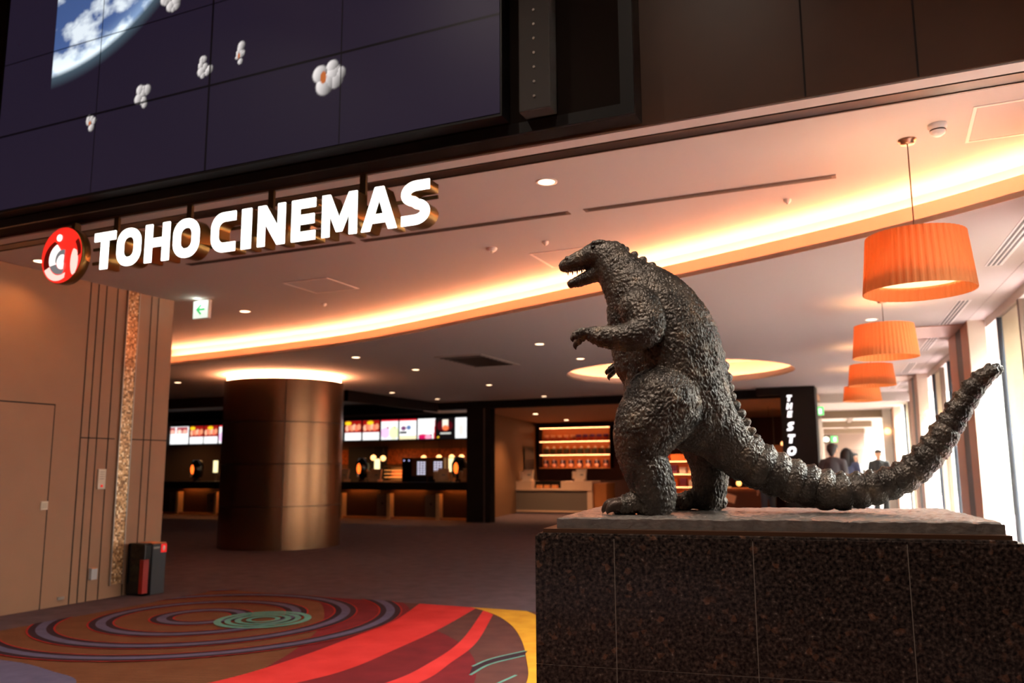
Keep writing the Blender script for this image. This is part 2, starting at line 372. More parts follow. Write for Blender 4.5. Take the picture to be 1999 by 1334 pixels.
# ------------------------------------------------------------------ facade above the opening
f = MB(); f.box((-9.0, 4.75, C1), (3.2, 5.0, 7.0)); struct(f.build('wall_facade', fascia_p))
gr = MB()
for x in (-0.285, 0.293, 0.87): gr.box((x - 0.005, 4.747, C1), (x + 0.005, 4.7505, 7.0))
gr.box((-1.23, 4.747, 4.9), (3, 4.7505, 4.908))
struct(gr.build('trim_facade_joints', grooveb))
MB().box((-9.0, 4.76, C1 - 0.012), (3.2, 4.88, C1 - 0.001)).build('trim_facade_edge', paint); struct(bpy.data.objects['trim_facade_edge'])
ch = MB(); ch.box((-7.97, 4.905, C1 - 0.010), (3.2, 4.92, C1 - 0.0005)); ch.box((-7.97, 5.035, C1 - 0.010), (3.2, 5.05, C1 - 0.0005)); ch.box((-7.97, 4.92, C1 - 0.005), (3.2, 5.035, C1 - 0.0005))
struct(ch.build('trim_shutter_track', M('bronze_track', (92, 74, 60), 0.3, 0.7)))
t = empty('screen_surround', 'black boxed surround projecting from the brown facade behind the video wall', 'screen surround', (0, 0, 0))
s = MB(); s.box((-7.3, 4.6, 3.488), (-1.235, 4.748, 6.9)); s.build('frame_box', M('surround_brown_black', (30, 20, 14), 0.75, spec=0.12), t)
s = MB(); s.box((-1.32, 4.575, 3.488), (-1.235, 4.6, 6.9)); s.box((-7.3, 4.575, 3.488), (-1.32, 4.6, 3.56)); s.build('frame_lip', M('lip_black', (15, 12, 11), 0.35), t)
t = empty('line_array_speaker', 'narrow grey speaker column with a row of bright screws, right of the video wall', 'speaker', (-1.83, 4.5, 0))
MB().bbox((-0.105, -0.04, 3.57), (0.105, 0.075, 6.6), 0.008).build('cabinet', M('speaker_grey', (52, 47, 43), 0.6), t)
for k in range(14):
    MB().cyl((0.0, -0.041, 3.66 + k * 0.095), (0.0, -0.046, 3.66 + k * 0.095), 0.008).build('screw', steel, t)

# video wall
SX0, SX1, SZ0, SZ1 = -6.86, -2.06, 3.59, 5.6
def popcorn(X, Zz, img, cx, cz, r, seed, elong=1.0, ang=0.0, brown=False):
    rnd = random.Random(seed); c, s_ = math.cos(ang), math.sin(ang); best = np.full(X.shape, -9.0); shade = np.zeros(X.shape)
    for k in range(9):
        ox, oz = rnd.uniform(-.5, .5) * r, rnd.uniform(-.6, .6) * r * elong; rr = r * rnd.uniform(0.26, 0.5)
        px = cx + ox * c - oz * s_; pz = cz + ox * s_ + oz * c
        d = 1 - ((X - px) ** 2 + (Zz - pz) ** 2) / rr ** 2
        shade = np.where(d > best, np.clip(0.55 - 0.5 * (X - px) / rr + 0.25 * (Zz - pz) / rr, 0.12, 1), shade); best = np.maximum(best, d)
    m = np.clip(best * 3, 0, 1)[..., None]
    colr = shade[..., None] * np.array([0.95, 0.88, 0.86])
    if brown:
        d = 1 - (((X - cx + 0.3 * r) / 0.17) ** 2 + ((Zz - cz + 0.1 * r) / 0.3) ** 2) / r ** 2
        mb = np.clip(d * 3, 0, 1)[..., None]; colr = colr * (1 - mb) + mb * np.array([0.5, 0.13, 0.03])
    return img * (1 - m) + colr * m
def screen_picture(X, Zz):
    X = X + SX0; Zz = Zz + SZ0
    img = np.zeros(X.shape + (3,)) + np.array(s2l((33, 26, 42)))
    fade = np.clip((X + 3.4) / 1.3, 0, 1)[..., None]; img = img * (1 - 0.45 * fade) + np.array(s2l((30, 20, 44))) * 0.4 * fade
    d = np.hypot(X + 6.282, Zz - 6.505) ; r = 1.833
    flat = np.stack([X.ravel(), Zz.ravel()], 1)
    sel = (d < r * 1.08) & (X > -6.24)
    n1 = np.zeros(X.shape); n2 = np.zeros(X.shape)
    idx = np.argwhere(sel)
    for i, j in idx:
        p = Vector((X[i, j] * 2.2 + Zz[i, j] * 1.2, Zz[i, j] * 3.4 - X[i, j] * 1.1, 0.3)); n1[i, j] = mnoise.fractal(p, 0.9, 2.1, 6); n2[i, j] = mnoise.fractal(p * 2.6, 0.8, 2.2, 4)
    t_ = np.clip(d / r, 0, 1)
    cl = np.clip(0.40 + 1.6 * n1 + 0.5 * n2 + (t_ - 0.72) * 2.0, 0, 1)[..., None]
    sea = np.array(s2l((62, 84, 132))) * (1 + 0.5 * t_[..., None] ** 3)
    earth = sea * (1 - cl) + np.array([0.82, 0.90, 0.97]) * cl
    rim = np.exp(-((t_ - 0.985) / 0.06) ** 2)[..., None] * 0.35
    earth = earth + rim * np.array([0.55, 0.75, 0.85])
    inside = np.clip((r - d) / 0.05, 0, 1)[..., None]; halo = np.clip(1 - (d - r) / 0.10, 0, 1)[..., None] * np.array([0.05, 0.09, 0.11])
    e = earth * inside + (img + halo) * (1 - inside)
    m = (X > -6.24)[..., None]; img = np.where(m, e, img)
    for cx, cz, rr, sd, el, an, br in ((-5.71, 4.195, 0.075, 3, 1.1, 0.3, True), (-5.153, 4.306, 0.10, 5, 1.3, 0.2, False), (-4.522, 4.425, 0.09, 8, 1.3, 0.1, False),
                                  (-4.171, 4.443, 0.075, 11, 1.4, -0.5, True), (-3.367, 4.122, 0.17, 14, 1.0, 0.4, True), (-4.917, 5.043, 0.115, 17, 1.2, 0.2, False)):
        img = popcorn(X, Zz, img, cx, cz, rr, sd, el, an, br)
    seam = np.zeros(X.shape, bool)
    for xs in (-5.665, -4.47, -3.27): seam |= np.abs(X - xs) < 0.007
    for zs in (4.256, 4.92): seam |= np.abs(Zz - zs) < 0.007
    img[seam] = img[seam] * 0.12
    return img
t = empty('video_wall', 'large dark video wall of panels showing the earth and floating popcorn', 'video screen', (SX0, 4.45, SZ0))
screen_m = M('screen_picture_glow', (10, 9, 12), 0.35, attr='picture', est=1.0)
painted('picture', 520, 220, SX1 - SX0, SZ1 - SZ0, screen_picture, screen_m, t)
MB().box((-0.03, 0.004, -0.02), (SX1 - SX0 + 0.012, 0.12, SZ1 - SZ0)).build('cabinet', M('cabinet_black', (16, 14, 16), 0.4), t)

# ------------------------------------------------------------------ lettering sign
def rr(w_, h_, r, n=6, x0=0, y0=0):
    out = []
    for cx, cy, a in ((w_ - r, h_ - r, 0), (r, h_ - r, PI / 2), (r, r, PI), (w_ - r, r, 1.5 * PI)):
        for k in range(n + 1): out.append((x0 + cx + r * math.cos(a + k * PI / 2 / n), y0 + cy + r * math.sin(a + k * PI / 2 / n)))
    return out
def arc(cx, cy, rx, ry, a0, a1, n=18): return [(cx + rx * math.cos(a0 + (a1 - a0) * i / n), cy + ry * math.sin(a0 + (a1 - a0) * i / n)) for i in range(n + 1)]
def stroke_band(path, wd):
    p = [np.array(q) for q in path]; a = offset2(p, wd / 2); b_ = offset2(p, -wd / 2); return [tuple(q) for q in a] + [tuple(q) for q in b_[::-1]]
def letter_loops(ch, w_, h_, s):
    """list of closed shapes (each a list of loops) for a bold rounded sans letter"""
    if ch == 'T': return [[[(0, h_), (0, h_ - s), (w_, h_ - s), (w_, h_)]], [[(w_ / 2 - s * .58, 0), (w_ / 2 + s * .58, 0), (w_ / 2 + s * .58, h_ - s * 1.12), (w_ / 2 - s * .58, h_ - s * 1.12)]]]
    if ch == 'O': return [[rr(w_, h_, w_ * 0.46, 10), rr(w_ - 2 * s, h_ - 2 * s, (w_ - 2 * s) * 0.46, 10, s, s)]]
    if ch == 'H': return [[[(0, 0), (s, 0), (s, h_ * .40), (w_ - s, h_ * .40), (w_ - s, 0), (w_, 0), (w_, h_), (w_ - s, h_), (w_ - s, h_ * .62), (s * 1.12, h_ * .62), (s * 1.12, h_ * .45), (s, h_ * .45), (s, h_), (0, h_)]]]
    if ch == 'C':
        r = w_ * .5; o_ = [(w_, h_), (r, h_)] + arc(r, h_ - r, r, r, PI / 2, PI)[1:] + arc(r, r, r, r, PI, 1.5 * PI) + [(w_, 0), (w_, s)]
        ri = r - s * .8; i_ = [(r + .02, s)] + arc(r + .01, r + .01, ri, r - s + .01, 1.5 * PI, PI)[1:] + arc(r + .01, h_ - r - .01, ri, r - s + .01, PI, PI / 2) + [(w_, h_ - s)]
        return [[o_ + i_]]
    if ch == 'I': return [[[(0, 0), (w_, 0), (w_, h_), (0, h_)]]]
    if ch == 'N': return [[[(0, 0), (s * .9, 0), (s * .9, h_ * .58), (w_ - s, 0), (w_, 0), (w_, h_), (w_ - s * .9, h_), (w_ - s * .9, h_ * .42), (s, h_), (0, h_)]]]
    if ch == 'E': return [[[(0, 0), (w_, 0), (w_, s * .95), (s, s * .95), (s, h_ - s * .95), (w_, h_ - s * .95), (w_, h_), (0, h_)]], [[(s * 1.1, h_ * .40), (w_ * .95, h_ * .40), (w_ * .95, h_ * .62), (s * 1.1, h_ * .62)]]]
    if ch == 'M': return [[[(0, 0), (s * .88, 0), (s * .88, h_ * .56), (w_ * .42, h_ * .1), (w_ * .58, h_ * .1), (w_ - s * .88, h_ * .56), (w_ - s * .88, 0), (w_, 0), (w_, h_), (w_ - s * .95, h_), (w_ / 2, h_ * .40), (s * .95, h_), (0, h_)]]]
    if ch == 'A':
        return [[[(0, 0), (s * .95, 0), (w_ * .5, h_ * .74), (w_ * .63, h_ * .36), (w_ * .36, h_ * .36), (w_ * .29, h_ * .17), (w_ * .70, h_ * .17), (w_ - s * .95, 0), (w_, 0), (w_ * .62, h_), (w_ * .38, h_)]]]
    if ch == 'S':
        p = arc(w_ * .5 + .006, h_ - (h_ * .29) , w_ * .5 - s * .5, h_ * .29 - s * .5, PI / 2, 1.42 * PI, 14)
        q = arc(w_ * .5 - .006, h_ * .29, w_ * .5 - s * .5, h_ * .29 - s * .5, 0.42 * PI, -PI / 2, 14)
        return [[stroke_band([(w_ * .96, h_ - s * .5)] + p + q + [(w_ * .04, s * .5)], s * .98)]]
    if ch == 'R':
        return [[[(0, 0), (s, 0), (s, h_), (0, h_)]]]
def letter(ch, w_, h_, s, loc, parent, depth, name='letter', shear=0.0, face_m=lit_white, body_m=brass):
    T = Matrix.Translation(loc) @ Matrix.Rotation(PI / 2, 4, 'X')
    if shear: T = T @ Matrix(((1, shear, 0, 0), (0, 1, 0, 0), (0, 0, 1, 0), (0, 0, 0, 1)))
    def join(nm, th, dz, m, par, bev):
        bm = bmesh.new()
        for k, lp in enumerate(letter_loops(ch, w_, h_, s)):
            o = fill2d('piece', lp, T @ Matrix.Translation((0, 0, dz)), th, m, None, bev); bm.from_mesh(o.data); me = o.data; bpy.data.objects.remove(o); bpy.data.meshes.remove(me)
        me = bpy.data.meshes.new(nm); bm.to_mesh(me); bm.free(); me.materials.append(m); return link(nm, me, par)
    b_ = join(name, depth, -depth / 2, body_m, parent, 0.0)
    join('lit_face', 0.008, 0.0041, face_m, b_, 0.002)
    return b_
t = empty('letter_sign', 'white lit cinema name letters with brass sides hanging under the facade', 'sign', (0, 4.62, 0))
L_ = [('T', -5.776, -5.547), ('O', -5.518, -5.266), ('H', -5.211, -4.963), ('O', -4.915, -4.66), ('C', -4.533, -4.305), ('I', -4.240, -4.157), ('N', -4.088, -3.847), ('E', -3.781, -3.579), ('M', -3.515, -3.228), ('A', -3.184, -2.906), ('S', -2.874, -2.646)]
for ch_, xa, xb in L_: letter(ch_, xb - xa, 0.302, 0.066, (xa, 0, 3.003), t, 0.12)
for z in (3.10, 3.22): MB().box((-5.95, 0.1205, z - 0.012), (-2.66, 0.135, z + 0.012)).build('mounting_rail', M('dark_brass', (84, 64, 36), 0.4, 0.7), t)
for x in (-5.70, -4.90, -4.09, -3.27): MB().box((x - 0.025, 0.1205, 3.08), (x + 0.025, 0.145, C1 + 0.0)).build('mounting_post', M('dark_brass', (84, 64, 36), 0.4, 0.7), t)
# round emblem
t = empty('emblem_sign', 'round red emblem sign with white dot and silver swirl, left of the lit letters', 'sign', (-6.165, 4.62, 3.172))
RX = Matrix.Rotation(PI / 2, 4, 'X'); R_ = 0.238
MB().lathe([(0.02, -0.085), (R_, -0.085), (R_ + 0.004, -0.002), (R_, 0.0), (0.02, 0.0)], 64, RX).build('drum', brass, t, True)
def emb(name, loops, d, m, thick=0.006): return fill2d(name, [[(x * R_, y * R_) for x, y in L] for L in loops], RX @ Matrix.Translation((0, 0, d)), thick, m, t)
e_red = M('emblem_red', (228, 40, 30), 0.4, emit=(255, 46, 34), est=0.85)
e_white = M('emblem_white', (250, 248, 244), 0.4, emit=(255, 252, 246), est=1.2)
e_pink = M('emblem_pale_pink', (250, 214, 204), 0.4, emit=(255, 214, 204), est=0.95)
e_dark = M('emblem_dark_red', (100, 12, 6), 0.4, emit=(110, 10, 4), est=0.4)
e_grey = M('emblem_silver', (150, 152, 156), 0.3, 0.4, emit=(150, 154, 160), est=0.45)
emb('red_disc', [circ(0, 0, 0.995, 64)], 0.004, e_red)
emb('white_dot', [circ(-0.13, 0.63, 0.125, 32)], 0.010, e_white)
def cres(c, r, c2, r2, a0, a1, n=28): return arc(c[0], c[1], r, r, a0, a1, n) + arc(c2[0], c2[1], r2, r2, a1, a0, n)
emb('dark_crescent', [cres((-.12, -.18), .73, (-.02, -.14), .58, PI * .60, PI * 1.14)], 0.0085, e_dark)
emb('pale_crescent', [cres((-.12, -.18), .73, (-.02, -.14), .58, PI * 1.14, PI * 1.66)], 0.0085, e_pink)
emb('white_crescent', [cres((-.0, -.13), .56, (.12, -.17), .36, PI * .62, PI * 1.14)], 0.012, e_white)
emb('silver_crescent', [cres((-.0, -.13), .56, (.12, -.17), .36, PI * 1.14, PI * 1.58)], 0.012, e_grey)
emb('inner_silver', [[p for p in arc(.12, -.17, .35, .35, PI * .42, PI * 1.1)] + [(.2, -.3)]], 0.0135, e_grey)
emb('inner_white', [arc(.10, -.26, .24, .26, PI * .36, PI * 1.60)], 0.0155, e_white)
emb('right_dark_crescent', [cres((.14, .02), .84, (.04, -.06), .80, -PI * .02, PI * .20)], 0.0085, e_dark)
emb('right_pale_crescent', [arc(.1, -.28, .76, .80, -PI * .18, PI * .16) + arc(.72, -.3, .20, .50, PI * .62, PI * 1.38)], 0.0105, e_pink)
MB().box((-0.02, 0.085, -0.05), (0.02, 0.145, C1 - 3.172)).build('mounting_post', M('dark_brass', (84, 64, 36), 0.4, 0.7), t)

# ------------------------------------------------------------------ ceilings and the curved cove
FP = [(-22, 10.9), (-16, 10.75), (-12.6, 10.52), (-10.98, 10.37), (-9.11, 10.13), (-6.66, 9.64), (-3.79, 8.52), (-1.81, 7.66), (-0.38, 6.99), (0.35, 6.58), (0.94, 6.17), (1.75, 5.55)]
FC = [tuple(p) for p in crom(FP, 8)]
def off(d): return offset2(FC, d)      # +d: away from the camera side
back = off(0.34)
poly = [(-22, 4.765), (2.9, 4.765), (2.9, 5.0)] + back[::-1]
struct(fill2d('ceiling', [poly], Matrix.Translation((0, 0, C1 + 0.02)), 0.04, paint))
def strip(name, a, b_, za, zb, m, closed=False):
    n = len(a); vs = [(x, y, za) for x, y in a] + [(x, y, zb) for x, y in b_]
    fs = [(i, i + 1, n + i + 1, n + i) for i in range(n - 1)]
    if closed: fs.append((n - 1, 0, n, 2 * n - 1))
    return MB().add(vs, fs).build(name, m)
def solid_strip(name, a, b_, z0, z1, m):
    n = len(a); vs = [(x, y, z0) for x, y in a] + [(x, y, z0) for x, y in b_] + [(x, y, z1) for x, y in a] + [(x, y, z1) for x, y in b_]; fs = []
    for i in range(n - 1):
        A, B, Cc, D = i, i + 1, n + i + 1, n + i; o2 = 2 * n
        fs += [(A, B, Cc, D), (A + o2, D + o2, Cc + o2, B + o2), (A, A + o2, B + o2, B), (D, Cc, Cc + o2, D + o2)]
    return MB().add(vs, fs).build(name, m)
fas = M('cove_fascia_glow', (240, 222, 208), 0.6); nt = fas.node_tree; tr = nt.nodes.new('ShaderNodeBsdfTranslucent'); tr.inputs[0].default_value = (*s2l((255, 190, 150)), 1)  # translucency with orange tint added to make the fascia glow brighter
mx = nt.nodes.new('ShaderNodeMixShader'); mx.inputs[0].default_value = 0.12; nt.links.new(nt.nodes['Principled BSDF'].outputs[0], mx.inputs[1]); nt.links.new(tr.outputs[0], mx.inputs[2]); nt.links.new(mx.outputs[0], nt.nodes['Material Output'].inputs[0])
struct(strip('trim_cove_fascia', FC, FC, C2 - 0.002, 3.296, fas))
struct(solid_strip('trim_cove_back', back, off(0.37), C2 + 0.03, C1 + 0.04, paint))
lit_ = [i for i, p in enumerate(FC) if p[0] > -11.4]
led = solid_strip('cove_light_strip', off(0.21)[lit_[0]:], off(0.24)[lit_[0]:], C2 + 0.125, C2 + 0.16, led_warm)
tag(led, 'long warm light strip tucked behind the curved ceiling cove edge', 'light strip')
CCX, CCY, CRR = -3.5, 15.55, 2.1
far = FC + [(2.9, 5.2), (2.9, 22.5), (-1.4, 22.5), (-1.4, 19.25), (-1.4, 19.7), (-11.0, 19.7), (-11.0, 15.5), (-22, 15.5)]
far = FC + [(1.9, 22.2), (-1.75, 22.2), (-1.75, 19.72), (-11.0, 19.72), (-11.0, 15.5), (-22, 15.5)]
struct(fill2d('ceiling_lower', [far, circ(CCX, CCY, CRR, 96)], Matrix.Translation((0, 0, C2 + 0.02)), 0.04, paint))
# round recess
rc = MB(); rc.lathe([(CRR, C2), (CRR, 3.27), (CRR + 0.02, 3.27), (CRR + 0.02, 3.2), (CRR + 0.5, 3.2), (CRR + 0.5, 3.6), (0.01, 3.6)], 96, Matrix.Translation((CCX, CCY, 0)))
struct(rc.build('ceiling_round_recess', paint))
rl = MB().lathe([(CRR + 0.28, 3.22), (CRR + 0.32, 3.22), (CRR + 0.32, 3.255), (CRR + 0.28, 3.255), (CRR + 0.28, 3.22)], 96, Matrix.Translation((CCX, CCY, 0))).build('round_cove_light_strip', led_round)
tag(rl, 'warm light strip hidden in the round ceiling recess behind the statue', 'light strip')
# dark bulkhead and ceiling over the concession
struct(MB().box((-22, 15.5, 2.9), (-10.99, 15.56, 3.4)).box((-11.05, 15.5, 2.9), (-10.99, 19.7, 3.4)).build('wall_bulkhead', darkbrown))
struct(MB().box((-22, 15.56, 3.3), (-11.05, 25, 3.4)).build('ceiling_concession', darkceil))

# ceiling slots, hatches, sensors, vents
slot_m = M('slot_brown', (96, 72, 58), 0.6); slot_d = M('slot_dark', (48, 36, 30), 0.7)
def slot(x0, x1, lab):
    t = empty('linear_air_slot', lab, 'air slot', ((x0 + x1) / 2, 6.22, C1)); h = (x1 - x0) / 2
    MB().box((-h, -0.04, -0.004), (h, 0.04, 0.0)).build('frame', slot_m, t); MB().box((-h + 0.03, -0.022, -0.006), (h - 0.03, 0.022, -0.004)).build('opening', slot_d, t)
slot(-6.4, -4.38, 'long thin air slot in the upper ceiling behind the lit letters'); slot(-4.28, -2.25, 'long thin air slot in the upper ceiling just right of the lit letters'); slot(-2.12, -0.2, 'long thin air slot in the upper ceiling above the statue')
def hatch(x0, y0, x1, y1, z, lab):
    t = empty('ceiling_hatch', lab, 'ceiling hatch', ((x0 + x1) / 2, (y0 + y1) / 2, z)); a, b_ = (x1 - x0) / 2, (y1 - y0) / 2; fr = MB(); e = 0.02
    fr.box((-a, -b_, -0.005), (a, -b_ + e, 0)); fr.box((-a, b_ - e, -0.005), (a, b_, 0)); fr.box((-a, -b_ + e, -0.005), (-a + e, b_ - e, 0)); fr.box((a - e, -b_ + e, -0.005), (a, b_ - e, 0))
    fr.build('frame', M('hatch_frame', (240, 226, 214), 0.5), t); MB().box((-a + e + .004, -b_ + e + .004, -0.003), (a - e - .004, b_ - e - .004, 0)).build('panel', paint, t)
hatch(-6.09, 7.3, -5.48, 7.92, C1, 'square access hatch in the upper ceiling beneath the word of lit letters'); hatch(-3.07, 7.3, -2.45, 7.93, C1, 'square access hatch in the upper ceiling by the statue head'); hatch(0.6, 5.3, 1.22, 5.9, C1, 'square access hatch with double frame in the ceiling at upper right')
def sensor(x, y, z, lab, r=0.05, h=0.03):
    t = empty('ceiling_sensor', lab, 'sensor', (x, y, z)); MB().lathe([(r, 0), (r, -h * .4), (r * .6, -h), (0.002, -h)], 24, None).build('base', whitegloss, t, True)
    MB().ball((0, 0, -h), r * .35, 8).build('lens', cream, t, True)
sensor(-3.31, 6.96, C1, 'small round white sensor in the ceiling right of the letters'); sensor(-2.76, 6.96, C1, 'tiny white sprinkler in the ceiling above the statue head', 0.03); sensor(-0.58, 6.63, C1, 'tiny white sprinkler near the bright cove above the statue back', 0.03, 0.03); sensor(-6.39, 8.48, C1, 'tiny white sprinkler in the ceiling right of the exit sign', 0.03)
t = empty('smoke_detector', 'white domed smoke detector beside the nearest pendant canopy', 'smoke detector', (0.42, 5.5, C1)); MB().lathe([(0.055, 0), (0.055, -0.02), (0.045, -0.03), (0.04, -0.06), (0.02, -0.075), (0.002, -0.075)], 32).build('body', whitegloss, t, True); MB().lathe([(0.0455, -0.036), (0.0455, -0.044)], 32).build('slot_ring', slot_d, t)
t = empty('ceiling_air_conditioner', 'square dark ceiling air conditioner grille left of the statue hand', 'air conditioner', (-6.05, 12.2, C2))
MB().box((-0.42, -0.75, -0.012), (0.42, 0.75, 0)).build('frame', M('ac_frame', (196, 184, 170)), t); s = MB()
for k in range(9): s.box((-0.36, -0.66 + k * 0.15, -0.02), (0.36, -0.60 + k * 0.15, -0.011))
s.build('grille', M('ac_dark', (60, 48, 40)), t); MB().box((-0.3, -0.5, -0.0125), (0.3, 0.55, -0.0118)).build('intake', M('ac_intake', (82, 64, 54)), t)
t = None
for k, (x, y) in enumerate(((0.93, 6.5), (0.83, 8.2), (0.71, 9.95), (0.6, 11.7))): pass
def vent(s0, s1, lab):
    x, y = wxy(-0.22, (s0 + s1) / 2); t = empty('linear_ceiling_vent', lab, 'ceiling vent', (x, y, C2), math.atan2(-WB[0], WB[1])); h = (s1 - s0) / 2
    MB().box((-0.07, -h, -0.004), (0.07, h, 0)).build('frame', M('vent_white', (232, 226, 220)), t)
    for k in range(3): MB().box((-0.052 + k * 0.038, -h + 0.02, -0.007), (-0.034 + k * 0.038, h - 0.02, -0.0038)).build('slot', M('vent_dark', (62, 52, 44)), t)
for s0, s1, lab in ((-1.75, 0.1, 'nearest three slot ceiling vent right of the largest pendant'), (1.75, 3.4, 'three slot ceiling vent level with the second pendant'), (4.3, 5.9, 'three slot ceiling vent right of the second pendant shade'), (7.6, 9.2, 'three slot ceiling vent above the tail tip'), (11, 12.6, 'farthest three slot ceiling vent near the last pendants')): vent(s0, s1, lab)

# downlights
proto = None
DL = [(-2.145, 5.446, C1, 'largest round downlight, between the lit letters and the facade edge'), (-7.656, 8.455, C1, 'downlight right of the arrow exit sign'), (-7.617, 5.478, C1, 'downlight just left of the red emblem'),
      (-7.60, 10.94, C2, 'downlight right of the pillar top in the lower ceiling'), (-7.61, 12.81, C2, 'downlight in the second row right of the pillar'), (-4.43, 10.9, C2, 'downlight left of the statue hand'),
      (-4.45, 12.7, C2, 'downlight just below and right of the statue hand'), (-7.65, 15.93, C2, 'downlight above the black store post'), (-10.45, 16.53, C2, 'downlight over the menu screens, left of two'), (-10.4, 18.6, C2, 'downlight over the menu screens, right of two'),
      (-7.66, 19.1, C2, 'downlight close in front of the store header'), (-13.05, 12.57, C2, 'downlight left of the round pillar'), (-0.06, 10.8, C2, 'pale downlight left of the second pendant')]
for i, (x, y, z, lab) in enumerate(DL):
    if proto is None:
        proto = empty('ceiling_downlight', lab, 'downlight', (x, y, z), group='round ceiling downlights')
        MB().lathe([(0.078, 0), (0.078, -0.005), (0.062, -0.005), (0.06, 0.0)], 32).build('trim_ring', whitegloss, proto, True)
        MB().lathe([(0.061, -0.003), (0.001, -0.003)], 32).build('glowing_lens', lamp_disc, proto)
        spot(proto, (0, 0, -0.02), 12, (1.0, 0.72, 0.45), 95, 0.8)
    else:
        d_ = dup(proto, (x, y, z), None, lab)
        if i == 2:                                # the one beside the left wall burns warmer and washes it
            for c_ in d_.children:
                if c_.type == 'LIGHT': c_.data = c_.data.copy(); c_.data.energy = 22; c_.data.color = (1.0, 0.42, 0.12); c_.data.spot_size = math.radians(140)

# left exit sign
EX = M('exit_white', (240, 255, 244), 0.4, emit=(236, 255, 240), est=0.8); EG = M('exit_green', (40, 190, 90), 0.4, emit=(60, 220, 110), est=1.2)
t = empty('exit_sign', 'white exit sign with green left arrow hanging below the upper ceiling', 'exit sign', (-7.6, 7.62, 3.35))
MB().bbox((-0.125, 0.0, -0.115), (0.125, 0.05, 0.115), 0.006).build('housing', whitegloss, t)
MB().box((-0.118, -0.003, -0.108), (0.118, -0.0005, 0.108)).build('lit_face', EX, t)
fill2d('green_arrow', [[(-.07, 0), (0, .07), (.018, .052), (-.022, .012), (.07, .012), (.07, -.012), (-.022, -.012), (.018, -.052), (0, -.07)]], Matrix.Translation((0, -0.005, 0)) @ RX, 0.002, M('exit_arrow_green', (60, 190, 100), 0.4, emit=(70, 210, 120), est=0.6), t)
MB().box((-0.01, 0.015, 0.114), (0.01, 0.035, 0.125)).build('hanger', steel, t); point(t, (0, -0.07, 0.095), 0.5, (0.9, 1, 0.95), 0.02)
def green_exit(x, y, z, w_, lab):
    t = empty('exit_sign', lab, 'exit sign', (x, y, z)); h = w_ / 2
    MB().bbox((-h, 0, -h), (h, 0.05, h), 0.004).build('housing', whitegloss, t); MB().box((-h * .95, -0.003, -h * .95), (h * .95, -0.0005, h * .95)).build('green_face', EG, t)
    MB().box((-h * .2, -0.006, -h * .7), (h * .6, -0.003, h * .6)).build('white_doorway', EX, t); MB().box((-0.008, 0.02, h), (0.008, 0.035, C2 - z if h < 0.12 else 0.6)).build('hanger', steel, t)
green_exit(-1.46, 22.1, 2.76, 0.215, 'green exit sign hanging at the corridor entrance beside the black store pier')

# ------------------------------------------------------------------ round pillar
PX, PY, PR = -10.40, 12.66, 1.10
t = empty('pillar', '', ''); bpy.data.objects.remove(t)
p = MB(); PT = 2.99
edges = [0.0, 0.745, 1.49, 2.235, PT + 0.02]
T = Matrix.Translation((PX, PY, 0))
a_cam = math.atan2(-PY, -PX)
sa = a_cam + 0.02
prof = []
for k in range(4):
    z0, z1 = edges[k] + (0.006 if k else 0), edges[k + 1] - (0.006 if k < 3 else 0)
    for q in range(4): p.lathe([(PR, z0), (PR, z1)], 24, T, sa + q * PI / 2 + 0.005, sa + (q + 1) * PI / 2 - 0.005)
po = p.build('pillar_round', bronze_clad, None, True); struct(po)
struct(MB().lathe([(PR - 0.006, 0.0), (PR - 0.006, PT + 0.018), (PR - 0.02, PT + 0.018), (PR - 0.02, PT - 0.01), (PR - 0.16, PT - 0.01), (PR - 0.16, C2)], 64, T).build('pillar_core', M('pillar_joint', (60, 44, 32), 0.5, 0.3)))
lr = MB().lathe([(PR - 0.05, PT - 0.005), (PR - 0.05, C2 - 0.002), (PR - 0.07, C2 - 0.002), (PR - 0.07, PT - 0.005), (PR - 0.05, PT - 0.005)], 64, T).build('pillar_light_drum', led_pillar)
tag(lr, 'glowing warm light drum on top of the round bronze pillar', 'light strip')

# ------------------------------------------------------------------ window side
S_END = 33.2
def wbox(mb, a0, s0, z0, a1, s1, z1): return mb.box((a0, s0, z0), (a1, s1, z1), WT)
piers = [(-3.1, -1.5), (3.2, 4.9), (9.5, 11.2), (15.8, 17.4)]
for k, (s0, s1) in enumerate(piers):
    t = MB(); wbox(t, 0.0, s0, 0, 0.19, s1, C2); t.mat(1)
    wbox(t, -0.006, s0 + 0.02, 0.0, 0.0, s0 + 0.55, C2); wbox(t, -0.006, s0 + 1.0, 0.0, 0.0, s1 - 0.02, C2); t.mat(2); wbox(t, -0.003, s0 + 0.55, 0.0, 0.0, s0 + 1.0, C2)
    t.mat(3)
    for z in (0.75, 1.55, 2.35): wbox(t, 0.0, s0 - 0.001, z, 0.19, s0, z + 0.006)
    o = t.build('wall_right_pier', [stone, copperclad, greyslot, M('stone_joint', (170, 150, 132))]); struct(o)
screen_cloth = M('pale_screen_cloth', (244, 232, 214), 0.8); nt = screen_cloth.node_tree; tr = nt.nodes.new('ShaderNodeBsdfTranslucent'); tr.inputs[0].default_value = (*s2l((248, 238, 222)), 1)
mx = nt.nodes.new('ShaderNodeMixShader'); mx.inputs[0].default_value = 0.26; nt.links.new(nt.nodes['Principled BSDF'].outputs[0], mx.inputs[1]); nt.links.new(tr.outputs[0], mx.inputs[2]); nt.links.new(mx.outputs[0], nt.nodes['Material Output'].inputs[0])
